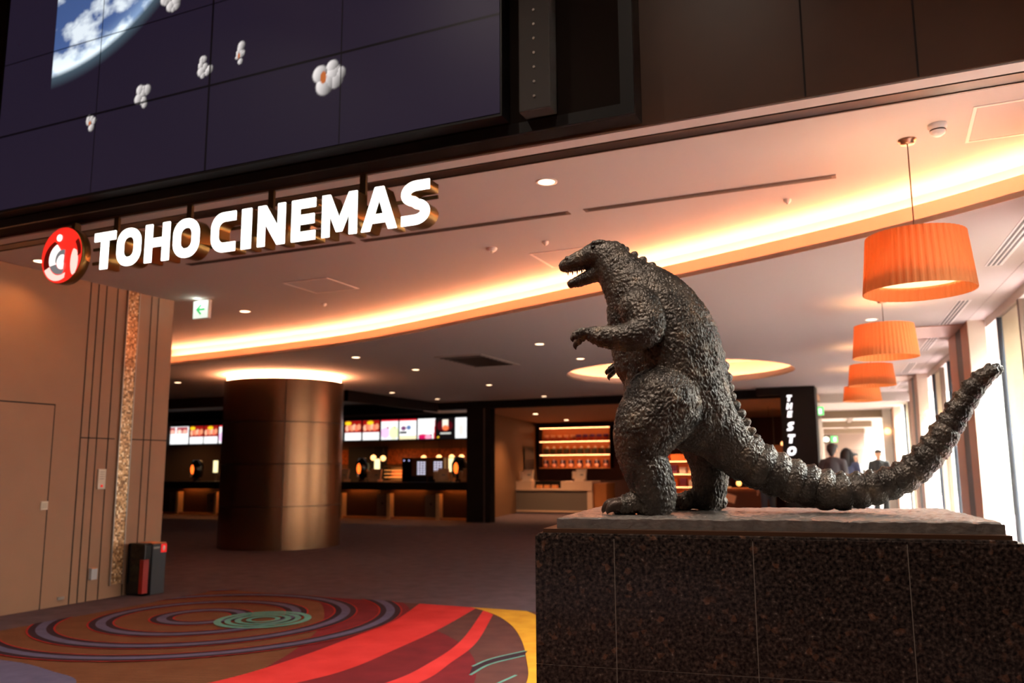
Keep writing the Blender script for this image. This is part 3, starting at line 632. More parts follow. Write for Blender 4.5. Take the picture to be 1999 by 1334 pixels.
# glazing between piers: sill, head, mullions, panes
bays = [(-4.7, -3.1), (-1.5, 3.2), (4.9, 9.5), (11.2, 15.8), (17.4, 22.7), (23.2, 28.7), (29.2, 33.1)]
for n_, (s0, s1) in enumerate(bays, 1):
    top = 3.08
    fr = MB(); wbox(fr, 0.192, s0, 0.0, 0.26, s1, 0.1); wbox(fr, 0.192, s0, top - 0.03, 0.26, s1, top + 0.07)
    wf = fr.build('window_%d' % n_, M('frame_pale', (206, 196, 184), 0.5)); struct(wf)
    pn = MB(); wbox(pn, 0.215, s0, 0.1, 0.221, s1, top - 0.03); pn.build('pane', glass, wf)
    for k in range(2):                      # from the far end of the bay: clear glass, slim mullion, pale screen, mullion
        e = s1 - 0.72 - k * 2.05
        if e - 1.15 < s0: continue
        for c, wd_, m in ((e, 0.032, mullion), (e - 1.13, 0.07, M('mullion_brown', (96, 72, 56), 0.5))):
            ml = MB(); wbox(ml, 0.185, c - wd_ / 2, 0.1, 0.255, c + wd_ / 2, top - 0.03); ml.build('mullion', m, wf)
        bl = MB(); wbox(bl, 0.235, e - 1.09, 0.1, 0.241, e - 0.03, 1.72); wbox(bl, 0.235, e - 1.09, 1.735, 0.241, e - 0.03, top - 0.03); bl.build('pale_screen', screen_cloth, wf)
struct(MB().box((0.0, -12.5, C2 - 0.004), (0.26, 22, 3.62), WT).build('wall_right_head', paint))
wl = MB(); wbox(wl, 0.2, -12.5, 3.6, 0.3, -3.1, 7.0); wbox(wl, 0.2, -14.3, 0.0, 0.3, -4.7, 3.6); struct(wl.build('wall_right_upper', fascia_p))
# brown ribs on the ceiling from pier to pendants
for s0 in (3.2, 9.5, 15.8):
    rb = MB(); wbox(rb, -1.0, s0 + 0.25, C2 - 0.012, 0.0, s0 + 1.3, C2 - 0.001); struct(rb.build('trim_ceiling_rib', M('rib_copper', (176, 120, 92), 0.35, 0.3)))
# low ledge under the windows
lg = MB(); wbox(lg, -0.45, 5.0, 0, 0.19, 9.4, 0.42); struct(lg.build('wall_right_ledge', M('ledge_brown', (82, 60, 58), 0.5)))
struct(MB().box((-2.0, 13.60, 2.93), (0.3, 13.72, 3.5), WT).build('ceiling_corridor_drop', paint))
struct(MB().box((0.27, -5.2, -0.2), (2.3, S_END, -0.02), WT).build('floor_daylight_reflector', M('reflector_pale', (236, 234, 230), 0.8)))  # pale slab added outside to bounce sky light up onto the ceiling
# ------------------------------------------------------------------ lobby behind the camera (unseen, closes the room)
struct(MB().box((-8.3, -6.3, 0), (3.2, -6, 7)).build('wall_back', darkbrown))
struct(MB().box((-9.0, -6.3, 7), (3.2, 5.0, 7.2)).build('ceiling_lobby', M('lobby_ceiling', (120, 104, 92), 0.8)))

for x, y in ((-6.0, -0.6), (-3.6, -0.6), (-1.2, -0.6), (-6.0, 1.6), (-3.6, 1.6), (-1.2, 1.6), (0.9, 0.4)):
    t = empty('lobby_downlight', 'recessed downlight in the high lobby ceiling behind the viewer', 'downlight', (x, y, 7.0), group='downlights in the high lobby ceiling')
    MB().lathe([(0.12, 0), (0.12, -0.01), (0.10, -0.012), (0.001, -0.008)], 24).build('lens', lamp_disc, t); spot(t, (0, 0, -0.03), LOBBY_W, (1.0, 0.84, 0.70), 115, 0.9, 0.10)

# ------------------------------------------------------------------ pendants
shade_m = M('orange_ribbon_shade', (236, 164, 104), 0.75, spec=0.2); nt = shade_m.node_tree; b = nt.nodes['Principled BSDF']
tr = nt.nodes.new('ShaderNodeBsdfTranslucent'); tr.inputs[0].default_value = (*s2l((242, 172, 112)), 1); mx = nt.nodes.new('ShaderNodeMixShader'); mx.inputs[0].default_value = 0.35
nt.links.new(b.outputs[0], mx.inputs[1]); nt.links.new(tr.outputs[0], mx.inputs[2]); nt.links.new(mx.outputs[0], nt.nodes['Material Output'].inputs[0])
diff_m = M('pendant_diffuser', (255, 226, 190), 0.6, emit=(255, 216, 170), est=1.6)
def shade_mesh(hz):
    n = 96; rt, rb_ = 0.292, 0.327; vs = []; fs = []
    for j, (r, z) in enumerate(((rt, hz), (rb_, 0.0), (rb_ - 0.006, 0.0), (rt - 0.006, hz))):
        for i in range(n * 2):
            q = r + (0.0018 if (i % 4 < 2) else -0.0018); a = PI * i / n; vs.append((q * math.cos(a), q * math.sin(a), z))
    k = n * 2
    for j in range(4):
        for i in range(k): fs.append((j * k + i, j * k + (i + 1) % k, ((j + 1) % 4) * k + (i + 1) % k, ((j + 1) % 4) * k + i))
    return MB().add(vs, fs)
def pendant(x, y, ztop, zbot, zc_, lab, power=9):
    t = empty('pendant_lamp', lab, 'pendant lamp', (x, y, zbot), group='orange drum pendants along the windows'); h = ztop - zbot
    shade_mesh(h).build('shade', shade_m, t)
    MB().lathe([(0.001, 0.085), (0.285, 0.085), (0.285, 0.09), (0.001, 0.09)], 48).build('diffuser', diff_m, t)
    MB().cyl((0, 0, 0.09), (0, 0, zc_ - zbot - 0.02), 0.004, n=8).build('cord', M('cord_brown', (70, 50, 36)), t)
    MB().lathe([(0.055, zc_ - zbot), (0.055, zc_ - zbot - 0.012), (0.042, zc_ - zbot - 0.014), (0.042, zc_ - zbot - 0.03), (0.002, zc_ - zbot - 0.03)], 32).build('canopy', M('canopy_nickel', (150, 120, 100), 0.3, 0.8), t, True)
    point(t, (0, 0, h * 0.55), power, (1.0, 0.74, 0.5), 0.08)
    sp_ = MB(); 
    for q in range(3): a = q * 2 * PI / 3; sp_.cyl((0, 0, h - 0.01), (0.29 * math.cos(a), 0.29 * math.sin(a), h - 0.01), 0.003, n=6)
    sp_.build('spider_frame', steel, t)
pendant(0.255, 5.69, 2.835, 2.475, C1, 'largest orange drum pendant, nearest, beside the smoke detector')
pendant(0.063, 9.56, 2.875, 2.53, C2, 'second orange drum pendant, below and behind the largest one')
pendant(-0.123, 13.22, 2.87, 2.56, C2, 'third orange drum pendant, above the farthest one')
pendant(-0.33, 16.25, 2.82, 2.555, C2, 'fourth orange drum pendant, lowest in the picture')

# ------------------------------------------------------------------ concession
con = darkbrown
struct(MB().box((-22.3, 24.5, 0), (-10.95, 24.8, 3.4)).build('wall_concession_back', M('concession_wall', (96, 58, 30), 0.5)))
struct(MB().box((-22.3, 4.0, 0), (-22.0, 24.8, 3.6)).build('wall_far_left', darkbrown)); struct(MB().box((-22.3, 4.5, 0), (LW - 0.36, 4.8, 3.6)).build('wall_far_left_front', darkbrown))
struct(MB().box((-17.2, 24.44, 0), (-15.6, 24.5, 2.15)).build('door_2', M('concession_door', (26, 18, 14), 0.5)))
tl = M('orange_tiles', (170, 84, 36), 0.3, noise=(16, (110, 48, 18), 0.12)); struct(MB().box((-22.3, 24.46, 1.55), (-10.95, 24.5, 2.05)).build('wall_concession_tiles', tl))
t = empty('concession_counter', 'long black concession counter with orange glow below its top', 'counter', (0, 20.3, 0))
MB().bbox((-21.9, -0.06, 0.94), (-10.3, 0.95, 1.02), 0.01).box((-21.9, -0.06, 0.80), (-10.3, -0.03, 0.945)).build('worktop', M('worktop_black', (12, 10, 9), 0.6, spec=0.15), t)
MB().box((-21.9, 0.22, 0.0), (-10.3, 0.9, 0.939)).build('body', M('counter_front', (40, 24, 16), 0.6, noise=(3, (56, 32, 18), 0.3), spec=0.2), t)
posts = [-20.83, -19.24, -17.66, -16.08, -14.51, -12.9, -11.32]
glow = M('counter_led', WARM, 0.5, emit=(1.0, 0.30, 0.05), est=42.0, lin=True)
for px in posts:
    MB().box((px - 0.05, 0.0, 0.0), (px + 0.05, 0.215, 0.70)).build('steel_post', M('post_champagne', (206, 172, 128), 0.35, 0.6), t)
    MB().box((px - 0.46, 0.12, 0.06), (px - 0.08, 0.215, 0.66)).build('grey_panel', M('panel_grey', (74, 62, 52), 0.7, spec=0.2), t)
    MB().cyl((px - 0.27, 0.112, 0.42), (px - 0.27, 0.119, 0.42), 0.035).build('panel_badge', blackp, t)
    MB().box((px + 0.1, 0.10, 0.85), (min(px + 1.08, -10.32), 0.14, 0.865)).build('light_strip', glow, t)
MB().box((-21.9, 0.05, 0.0), (-10.3, 0.22, 0.05)).build('plinth', M('plinth_tan', (150, 100, 66), 0.5), t)
# menu screens
rng = np.random.RandomState(3)
def blob(img, X, Zz, cx, cz, rx, rz, c, soft=2.5):
    m = np.clip((1 - ((X - cx) / rx) ** 2 - ((Zz - cz) / rz) ** 2) * soft, 0, 1)[..., None]; return img * (1 - m) + np.array(s2l(c)) * m
def rect(img, X, Zz, x0, x1, z0, z1, c):
    m = ((X > x0) & (X < x1) & (Zz > z0) & (Zz < z1))[..., None]; return np.where(m, np.array(s2l(c)), img)
def menu_pic(kind):
    def fn(X, Zz):
        X = X / X.max(); Zz = Zz / Zz.max(); img = np.ones(X.shape + (3,))
        if kind in (0, 1):
            img = rect(img, X, Zz, 0, 1, .40, 1, (150, 18, 14))
            for k in range(6): img = blob(img, X, Zz, .15 + .14 * k, .62 + .05 * (k % 2), .12, .17, ((250, 186, 150), (255, 120, 90), (240, 150, 110))[k % 3])
            cx = .2 if kind == 0 else .45; img = blob(img, X, Zz, cx, .87, .2, .1, (255, 210, 30), 5)
        elif kind == 2:
            img = rect(img, X, Zz, 0, 1, .9, 1, (230, 20, 40)); img = blob(img, X, Zz, .25, .35, .3, .3, (250, 200, 240)); img = blob(img, X, Zz, .75, .35, .3, .35, (240, 250, 190)); img = blob(img, X, Zz, .4, .6, .06, .06, (130, 30, 40)); img = blob(img, X, Zz, .8, .6, .05, .05, (150, 160, 60))
        elif kind == 3:
            img = rect(img, X, Zz, 0, 1, .9, 1, (230, 20, 40)); img = blob(img, X, Zz, .25, .55, .16, .12, (120, 60, 110)); img = blob(img, X, Zz, .55, .58, .14, .12, (90, 120, 170)); img = rect(img, X, Zz, .05, .45, .28, .4, (40, 34, 40)); img = rect(img, X, Zz, .0, 1, 0, .2, (255, 236, 190))
        elif kind == 4:
            img = np.where((X + (1 - Zz) * .1 > .98)[..., None], np.array(s2l((180, 20, 30))), img); img = rect(img, X, Zz, .08, .8, 0, .22, (20, 10, 14)); img = blob(img, X, Zz, .3, .12, .26, .14, (210, 20, 90)); img = blob(img, X, Zz, .6, .1, .2, .14, (255, 160, 190))
        elif kind == 5:
            img = img * 0 + np.array(s2l((14, 10, 12))); img = blob(img, X, Zz, .45, .62, .5, .3, (80, 10, 20)); img = rect(img, X, Zz, .32, .66, .5, .92, (255, 240, 220)); img = blob(img, X, Zz, .5, .52, .2, .14, (255, 120, 70)); img = rect(img, X, Zz, .2, .8, .24, .3, (210, 210, 200)); img = blob(img, X, Zz, .08, .08, .06, .05, (250, 200, 40))
        elif kind == 6:
            img = blob(img, X, Zz, .85, .62, .2, .16, (240, 90, 120)); img = blob(img, X, Zz, .68, .36, .14, .14, (120, 60, 44)); img = blob(img, X, Zz, .7, .2, .14, .12, (70, 30, 26)); img = blob(img, X, Zz, .3, .4, .14, .3, (244, 226, 220))
        else:
            img = rect(img, X, Zz, .1, .9, .62, .95, (170, 60, 70)); img = blob(img, X, Zz, .3, .7, .18, .14, (255, 220, 200)); img = blob(img, X, Zz, .7, .7, .18, .14, (240, 180, 160))
        e = (X < .02) | (X > .98) | (Zz < .02) | (Zz > .98); img[e] = 0.01
        return img
    return fn
menu_m = M('menu_picture_glow', (12, 12, 12), 0.3, attr='picture', est=1.25)
ML = [(-22.35, .62, 7, 'menu screen at the far left end, mostly white'), (-21.78, .6, 7, 'menu screen with dark red photos, left of the pillar'), (-21.14, .6, 0, 'menu screen with yellow tag at left, left of the pillar'), (-20.52, .6, 1, 'menu screen with yellow tag in the middle, left of the pillar'), (-19.88, .6, 2, 'menu screen half hidden by the left edge of the pillar'),
      (-15.6, .6, 7, 'menu screen cut by the right edge of the pillar'), (-14.93, .6, 0, 'menu screen with yellow tag at left, right of the pillar'), (-14.29, .6, 1, 'menu screen with yellow tag in the middle, right of the pillar'), (-13.64, .6, 2, 'menu screen with red top and pastel drinks'), (-13.01, .59, 3, 'menu screen with red top and blue photos'), (-12.39, .6, 4, 'white menu screen with red curved corner'), (-11.75, .57, 5, 'black menu screen with one white drink'), (-11.16, .66, 6, 'white menu screen at the right end with a pink blossom')]
for x, w_, k, lab in ML:
    t = empty('menu_screen', lab, 'menu screen', (x, 21.0, 2.23), group='menu screens over the concession'); painted('picture', 34, 30, w_, 0.6, menu_pic(k), menu_m, t); MB().box((-0.015, 0.004, -0.02), (w_ + 0.015, 0.07, 0.62)).build('casing', blackp, t)
struct(MB().box((-22, 21.08, 2.2), (-10.3, 21.2, 3.3)).build('wall_menu_header', blackp)); struct(MB().box((-22, 20.9, 2.93), (-10.3, 21.05, 3.0)).build('trim_menu_shelf', M('shelf_steel', (120, 112, 112), 0.25, 0.6)))
# things on and behind the counter
CZ = 1.02
def tower(x, lab):
    t = empty('drink_dispenser', lab, 'drink dispenser', (x, 20.86, CZ)); MB().lathe([(0.12, 0), (0.12, 0.05), (0.08, 0.08), (0.08, 0.12)], 24).build('base', blackgloss, t, True)
    MB().lathe([(0.16, 0.12), (0.22, 0.3), (0.22, 0.5), (0.14, 0.68), (0.001, 0.7)], 24).build('tank', blackgloss, t, True)
    MB().ball((0.0, -0.2, 0.38), 0.09, 12, (0.8, 0.5, 1.7)).build('glowing_badge', M('badge_orange', (255, 110, 30), 0.4, emit=(255, 110, 36), est=2.2), t, True)
    MB().cyl((0, -0.25, 0.14), (0, -0.25, 0.24), 0.025).build('tap', steel, t)
tower(-14.156, 'black drink dispenser with orange badge, right of the pillar'); tower(-10.94, 'black drink dispenser with orange badge at the right end of the counter'); tower(-20.6, 'black drink dispenser with orange badge, left of the pillar')
def lightbox(x, lab):
    t = empty('counter_light_box', lab, 'lit display', (x, 21.0, CZ)); MB().box((-0.105, 0, 0.26), (0.105, 0.04, 0.68)).build('casing', blackp, t); MB().box((-0.095, -0.004, 0.28), (0.095, 0.0, 0.66)).build('lit_picture', M('lightbox_pic', (255, 236, 170), 0.4, emit=(255, 236, 176), est=1.6), t); MB().box((-0.02, 0.01, 0), (0.02, 0.03, 0.28)).build('stand', steel, t)
lightbox(-13.75, 'lit yellow display beside the left drink dispenser'); lightbox(-11.26, 'lit yellow display beside the right drink dispenser'); lightbox(-19.95, 'small lit display left of the pillar on the counter')
def dispenser(x, lab):
    t = empty('drink_machine', lab, 'drink machine', (x, 20.8, CZ)); MB().bbox((-0.26, 0, 0), (0.26, 0.5, 0.68), 0.015).build('body', M('machine_tan', (120, 84, 56), 0.35, 0.5), t); MB().box((-0.25, -0.005, 0.0), (0.25, 0.0, 0.16)).build('tray_recess', blackp, t)
    gl = M('button_glow', (220, 220, 240), 0.4, emit=(216, 216, 240), est=1.1)
    for q in range(3):
        for r in range(6): MB().box((-0.06 + q * 0.095, -0.008, 0.2 + r * 0.065), (0.01 + q * 0.095, -0.001, 0.24 + r * 0.065)).build('button', gl, t)
dispenser(-12.2, 'tan drink machine with lit buttons, left of two'); dispenser(-11.66, 'tan drink machine with lit buttons, right of two')
t = empty('coffee_machine', 'tall black machine between the warm display case and the tan drink machines', 'coffee machine', (-12.62, 20.8, CZ)); MB().bbox((-0.16, 0, 0), (0.16, 0.45, 0.68), 0.02).build('body', blackgloss, t)
for q in (-1, 1): MB().cyl((q * 0.08, -0.01, 0.6), (q * 0.08, 0.001, 0.6), 0.02).build('indicator', M('indicator_glow', (190, 190, 240), 0.4, emit=(190, 190, 250), est=1.3), t)
t = empty('warming_case', 'glowing warming case full of snacks on the counter', 'warming case', (-13.1, 20.82, CZ))
MB().box((-0.3, 0, 0), (0.3, 0.4, 0.03)).box((-0.3, 0, 0.42), (0.3, 0.4, 0.45)).box((-0.3, 0.38, 0.03), (0.3, 0.4, 0.42)).build('cabinet', steel, t)
for z in (0.12, 0.22, 0.32): MB().box((-0.29, 0.02, z), (0.29, 0.38, z + 0.012)).build('shelf', M('case_glow', (255, 170, 90), 0.4, emit=(255, 160, 80), est=1.6), t)
def till(x, y, z, lab, tan=True, rz=0.0):
    t = empty('till', lab, 'till', (x, y, z), rz); m = M('till_tan', (176, 138, 104), 0.5) if tan else M('till_cream', (232, 206, 182), 0.45)
    MB().bbox((-0.15, -0.1, 0), (0.15, 0.2, 0.07), 0.012).build('base', m, t)
    Tm = Matrix.Translation((0.03, 0.0, 0.07)) @ Matrix.Rotation(math.radians(-14), 4, 'X')
    MB().bbox((-0.17, -0.03, 0.0), (0.17, 0.03, 0.30), 0.012, Tm).build('screen_back', m, t)
    MB().box((-0.02, -0.034, 0.1), (0.08, -0.0301, 0.14), Tm).build('badge', M('badge_grey', (110, 100, 96)), t)
    MB().bbox((-0.27, 0.02, 0.07), (-0.16, 0.12, 0.30), 0.02).build('receipt_printer', m, t)
till(-14.62, 20.5, CZ, 'tan till left of the drink dispenser by the pillar'); till(-13.5, 20.5, CZ, 'tan till left of the glowing warming case'); till(-11.28, 20.45, CZ, 'tan till left of the right end drink dispenser'); till(-10.52, 20.5, CZ, 'tan till at the right end of the concession counter')
for x, z, lab in ((-15.54, 1.754, 'globe lamp over the back bar, first right of the pillar'), (-15.16, 1.73, 'globe lamp over the back bar, second right of the pillar'), (-13.62, 1.72, 'globe lamp over the left tan drink machine'), (-13.06, 1.73, 'globe lamp over the right tan drink machine'), (-12.6, 1.735, 'globe lamp left of the right end dispenser'), (-12.25, 1.73, 'globe lamp above the right end dispenser'), (-21.9, 1.32, 'globe lamp beside the left dispenser')):
    t = empty('globe_lamp', lab, 'globe lamp', (x, 23.5, z), group='small globe lamps over the back bar'); MB().ball((0, 0, 0), 0.09, 10).build('globe', M('globe_glow', (255, 190, 120), 0.4, emit=(255, 184, 116), est=3.0), t, True); MB().cyl((0, 0, 0.08), (0, 0, 3.3 - z), 0.006, n=6).build('cord', blackp, t)
t = empty('back_bar', 'low dark back bar along the concession rear wall', 'back bar', (-16.2, 23.9, 0)); MB().box((-5, -0.4, 0), (5, 0.5, 0.9)).build('cabinet', M('backbar', (66, 40, 24), 0.5), t); MB().box((-5, -0.44, 0.9), (5, 0.5, 0.95)).build('worktop', steel, t)
# warm service lights
for x in (-20.5, -17.5, -14.5, -11.8):
    t = empty('service_downlight', 'warm service downlight above the concession back bar', 'downlight', (x, 22.6, 3.3), group='service downlights in the concession'); MB().lathe([(0.08, 0), (0.08, -0.01), (0.001, -0.01)], 24).build('lens', lamp_disc, t); spot(t, (0, 0, -0.03), 380, (1.0, 0.46, 0.16), 130, 0.7)

# ------------------------------------------------------------------ store
HY = 19.72
struct(MB().box((-11.0, HY, 2.955), (-1.35, HY + 0.25, 3.4)).build('wall_store_header', M('store_black', (22, 17, 15), 0.75, spec=0.12)))
struct(MB().box((-10.12, HY - 0.02, 0), (-9.42, HY + 0.25, 2.955)).build('wall_store_post', M('store_black', (22, 17, 15), 0.75, spec=0.12)))
struct(MB().box((-9.62, HY - 0.035, 0), (-9.58, HY - 0.02, 2.955)).build('trim_store_post', M('store_trim', (60, 46, 38), 0.4)))
pw = MB(); pw.box((-2.08, 19.3, 0), (-1.35, HY + 0.25, C2)); struct(pw.build('wall_store_pier', M('store_pier', (34, 26, 22), 0.7, spec=0.2)))
struct(MB().box((-2.6, 19.34, 2.985), (-2.08, HY + 0.2, C2)).build('wall_store_pier_header', M('store_pier', (34, 26, 22), 0.7, spec=0.2)))
struct(MB().box((-11.6, 27.5, 0), (-1.95, 27.8, 3.0)).build('wall_store_back', M('store_maroon', (62, 26, 20), 0.6)))
struct(MB().box((-11.6, HY + 0.25, 2.955), (-1.4, 27.8, 3.1)).build('ceiling_store', M('store_ceiling', (190, 150, 118), 0.8)))
sw = MB(); sw.add([(-9.95, HY + 0.25, 0), (-11.3, 27.5, 0), (-11.36, 27.5, 0), (-10.01, HY + 0.25, 0), (-9.95, HY + 0.25, 2.955), (-11.3, 27.5, 2.955), (-11.36, 27.5, 2.955), (-10.01, HY + 0.25, 2.955)], [(0, 1, 5, 4), (2, 3, 7, 6), (4, 5, 6, 7), (0, 3, 2, 1), (1, 2, 6, 5), (3, 0, 4, 7)])
struct(sw.build('wall_store_left', M('store_wall_brown', (116, 80, 50), 0.5)))
dv = MB(); dv.add([(-10.87, 25.3, 0), (-11.12, 26.7, 0), (-11.12, 26.7, 2.1), (-10.87, 25.3, 2.1)], [(0, 1, 2, 3)]); d3 = dv.build('door_3', M('door_black', (18, 14, 12), 0.5)); d3.location = (0.02, 0, 0); struct(d3)
# front counter of the store
t = empty('store_counter', 'pale framed store counter with grey front panel', 'counter', (-8.2, 24.3, 0))
fr = M('counter_cream', (206, 172, 146), 0.5)
MB().box((-2.8, 0, 0.06), (-0.16, 0.8, 0.72)).build('body', M('counter_grey', (104, 92, 82), 0.6), t)
MB().box((-2.84, -0.03, 0.04), (0.0, 0.0, 0.09)).box((-2.84, -0.03, 0.09), (-2.78, 0.0, 0.72)).box((-2.84, -0.06, 0.70), (0.0, 0.8, 0.76)).build('frame', fr, t)
MB().box((-0.16, -0.03, 0.06), (0.0, 0.8, 0.98)).build('end_panel', fr, t)
MB().box((-2.84, 0.0, 0.76), (-2.0, 0.7, 0.98)).build('left_upstand', fr, t); MB().box((-1.02, 0.0, 0.76), (-0.16, 0.7, 0.98)).build('right_upstand', fr, t)
MB().box((-2.0, 0.3, 0.76), (-1.02, 0.34, 0.98)).build('tray_back', blackp, t)
MB().box((0.0, 0.05, 0.06), (0.42, 0.9, 0.92)).build('wood_side', M('counter_wood', (170, 104, 52), 0.5), t)
MB().box((-2.84, 0.05, 0.0), (0.4, 0.8, 0.06)).build('plinth', blackp, t)
till(-10.45, 24.55, 0.98, 'cream till at the left end of the store counter', False); till(-8.68, 24.55, 0.98, 'cream till at the right end of the store counter', False)
for k, x in enumerate((-9.98, -9.72, -9.46)):
    t = tag(MB().bbox((-0.08, -0.08, 0), (0.08, 0.08, 0.10), 0.01).build('snack_box', M('snack_orange', (214, 140, 80), 0.5), None, False, (x, 24.42, 0.762)), ('small tan box in the counter gap, leftmost of three', 'small tan box in the counter gap, middle of three', 'small tan box in the counter gap, rightmost of three')[k], 'box', 'boxes in the store counter gap')
# lit wall shelves
SXa, SXb = -11.1, -8.52
t = empty('wall_shelf_unit', 'warm lit three tier wall shelf behind the store counter', 'shelf unit', (SXa, 27.5, 0)); wd = SXb - SXa
shelf_wood = M('shelf_wood', (214, 130, 74), 0.5)
MB().box((0, -0.03, 1.40), (wd, -0.002, 2.78)).build('back_panel', shelf_wood, t)
for z in (1.40, 1.86, 2.32): MB().box((0, -0.34, z - 0.03), (wd, -0.03, z)).build('shelf', shelf_wood, t)
MB().box((0, -0.34, 2.76), (wd, -0.03, 2.79)).build('top_board', shelf_wood, t)
for x in (-0.02, wd): MB().box((x, -0.34, 1.37), (x + 0.02, -0.002, 2.79)).build('side_panel', darkbrown, t)
sl = M('shelf_led', WARM, 0.5, emit=(1.0, 0.42, 0.16), est=12.0, lin=True)
for z in (1.83, 2.29, 2.76): MB().box((0.02, -0.32, z - 0.012), (wd - 0.02, -0.29, z)).build('light_strip', sl, t)
ordw = ['first', 'second', 'third', 'fourth', 'fifth', 'sixth', 'seventh', 'eighth', 'ninth', 'tenth']
def product(kind):
    if kind == 'bucket':
        t = empty('popcorn_bucket', '', 'bucket'); MB().lathe([(0.001, 0), (0.062, 0), (0.085, 0.2), (0.08, 0.2), (0.06, 0.02)], 20).build('bucket', M('bucket_cream', (240, 190, 150), 0.5), t, True); MB().lathe([(0.066, 0.03), (0.0745, 0.10)], 20).build('print_band', M('bucket_orange', (206, 84, 40), 0.5), t, True)
    elif kind == 'purple':
        t = empty('purple_tub', '', 'tub'); MB().lathe([(0.001, 0), (0.088, 0), (0.096, 0.11), (0.001, 0.11)], 20).build('tub', M('tub_orange', (226, 84, 30), 0.4), t, True); MB().lathe([(0.097, 0.11), (0.10, 0.2), (0.06, 0.215), (0.001, 0.215)], 20).build('lid', M('tub_purple', (110, 54, 120), 0.4), t, True)
    elif kind == 'cup':
        t = empty('lidded_cup', '', 'cup'); MB().bbox((-0.095, -0.06, 0), (0.095, 0.06, 0.19), 0.012).build('holder', M('cup_olive', (112, 104, 70), 0.5, noise=(40, (60, 60, 44), 0.15)), t); MB().ball((0.06, -0.02, 0.215), 0.05, 10).build('ball_top', M('cup_white', (250, 232, 210), 0.4), t, True)
    else:
        t = empty('boxed_doll', '', 'figure'); MB().bbox((-0.09, -0.05, 0), (0.09, 0.05, 0.25), 0.02).build('box', M('doll_dark', (58, 40, 60), 0.5), t); MB().ball((0.0, -0.03, 0.075), 0.085, 10, (1, 0.6, 0.85)).build('pink_base', M('doll_pink', (250, 176, 150), 0.4), t, True); MB().cyl((0, -0.06, 0.16), (0, -0.06, 0.27), 0.018).build('pale_stem', M('doll_pale', (214, 200, 220), 0.4), t)
    return t
rows = [('bucket', 2.32, [SXa + 0.22 + 0.245 * k for k in range(5)], 'cream bucket with orange band on the top lit shelf, %s from the left'), ('purple', 2.32, [SXa + 1.42 + 0.245 * k for k in range(5)], 'purple and orange tub on the top lit shelf, %s from its left'),
        ('cup', 1.86, [SXa + 0.2 + 0.252 * k for k in range(10)], 'olive pack with white ball top on the middle lit shelf, %s from the left'), ('doll', 1.40, [SXa + 0.2 + 0.312 * k for k in range(8)], 'dark pack with pink base on the bottom lit shelf, %s from the left')]
for kind, z, xs, lab in rows:
    pr = None; grp = {'bucket': 'cream buckets on the top shelf', 'purple': 'purple tubs on the top shelf', 'cup': 'olive packs on the middle shelf', 'doll': 'dark packs on the bottom shelf'}[kind]
    for k, x in enumerate(xs):
        if pr is None: pr = product(kind); pr.location = (x, 27.32, z); pr['label'] = lab % ordw[k]; pr['group'] = grp
        else: dup(pr, (x, 27.32, z), None, lab % ordw[k])
for x, y, lab in ((-9.6, 25.9, 'added store ceiling spot brightening the lit wall shelf'), (-10.9, 22.2, 'store ceiling spot, left of two over the counter'), (-9.3, 22.5, 'store ceiling spot, right of two over the counter'), (-3.4, 21.5, 'store ceiling spot above the merchandise tables'), (-5.8, 22.5, 'store ceiling spot hidden behind the statue body')):  # the spot by the shelf is added to brighten its goods
    t = empty('store_spotlight', lab, 'downlight', (x, y, 2.955), group='spotlights in the store ceiling'); MB().lathe([(0.07, 0), (0.07, -0.008), (0.001, -0.008)], 24).build('lens', lamp_disc, t); spot(t, (0, 0, -0.03), 420, (1.0, 0.55, 0.28), 120, 0.8)
# merchandise behind the statue
def display_rack(x, y, rz, lab):
    t = empty('display_rack', lab, 'display rack', (x, y, 0), rz); wood = M('rack_wood', (196, 104, 46), 0.5)
    for sx in (-0.55, 0.52): MB().box((sx, 0, 0), (sx + 0.03, 0.4, 1.75)).build('side_panel', wood, t)
    MB().box((-0.55, 0.38, 0), (0.55, 0.4, 1.75)).build('back_panel', wood, t)
    for z in (0.15, 0.5, 0.85, 1.2, 1.55): MB().box((-0.52, 0, z), (0.52, 0.38, z + 0.025)).build('shelf', wood, t)
    for z in (0.49, 0.84, 1.19, 1.54): MB().box((-0.5, 0.02, z), (0.5, 0.04, z + 0.01)).build('light_strip', sl, t)
    return t
cols = [(M('goods_cream', (240, 200, 160), 0.5), 'cream'), (M('goods_orange', (230, 120, 50), 0.5), 'orange'), (M('goods_purple', (120, 60, 90), 0.5), 'plum'), (M('goods_white', (235, 228, 220), 0.5), 'white')]
display_rack(-5.05, 23.0, 0.0, 'lit wooden display rack seen between the statue legs')
for j, z in enumerate((0.525, 0.875, 1.225)):
    for k in range(4):
        m, cn = cols[(k + j) % 4]
        tag(MB().bbox((-0.09, -0.07, 0), (0.09, 0.07, 0.16 + 0.03 * ((k + j) % 3)), 0.008).build('goods_box', m, None, False, (-5.42 + k * 0.25, 23.16, z + 0.001)), '%s goods box on the %s rack shelf between the statue legs, %s from left' % (cn, ('low', 'middle', 'upper')[j], ordw[k]), 'box', 'goods on the display rack')
t = empty('merchandise_table', 'brown merchandise table with a tilted price card behind the statue', 'table', (-3.55, 21.9, 0)); MB().bbox((-0.9, -0.4, 0.78), (0.9, 0.4, 0.86), 0.01).build('tabletop', M('table_brown', (150, 84, 44), 0.5), t); MB().box((-0.85, -0.36, 0.0), (0.85, 0.36, 0.78)).build('base', M('table_base', (112, 58, 30), 0.5), t)
MB().box((-0.14, -0.005, -0.1), (0.14, 0.0, 0.1), Matrix.Translation((-0.1, -0.38, 0.62)) @ Matrix.Rotation(0.3, 4, 'Y')).build('price_card', M('card_pale', (232, 176, 140), 0.5, emit=(200, 120, 80), est=0.15), t)
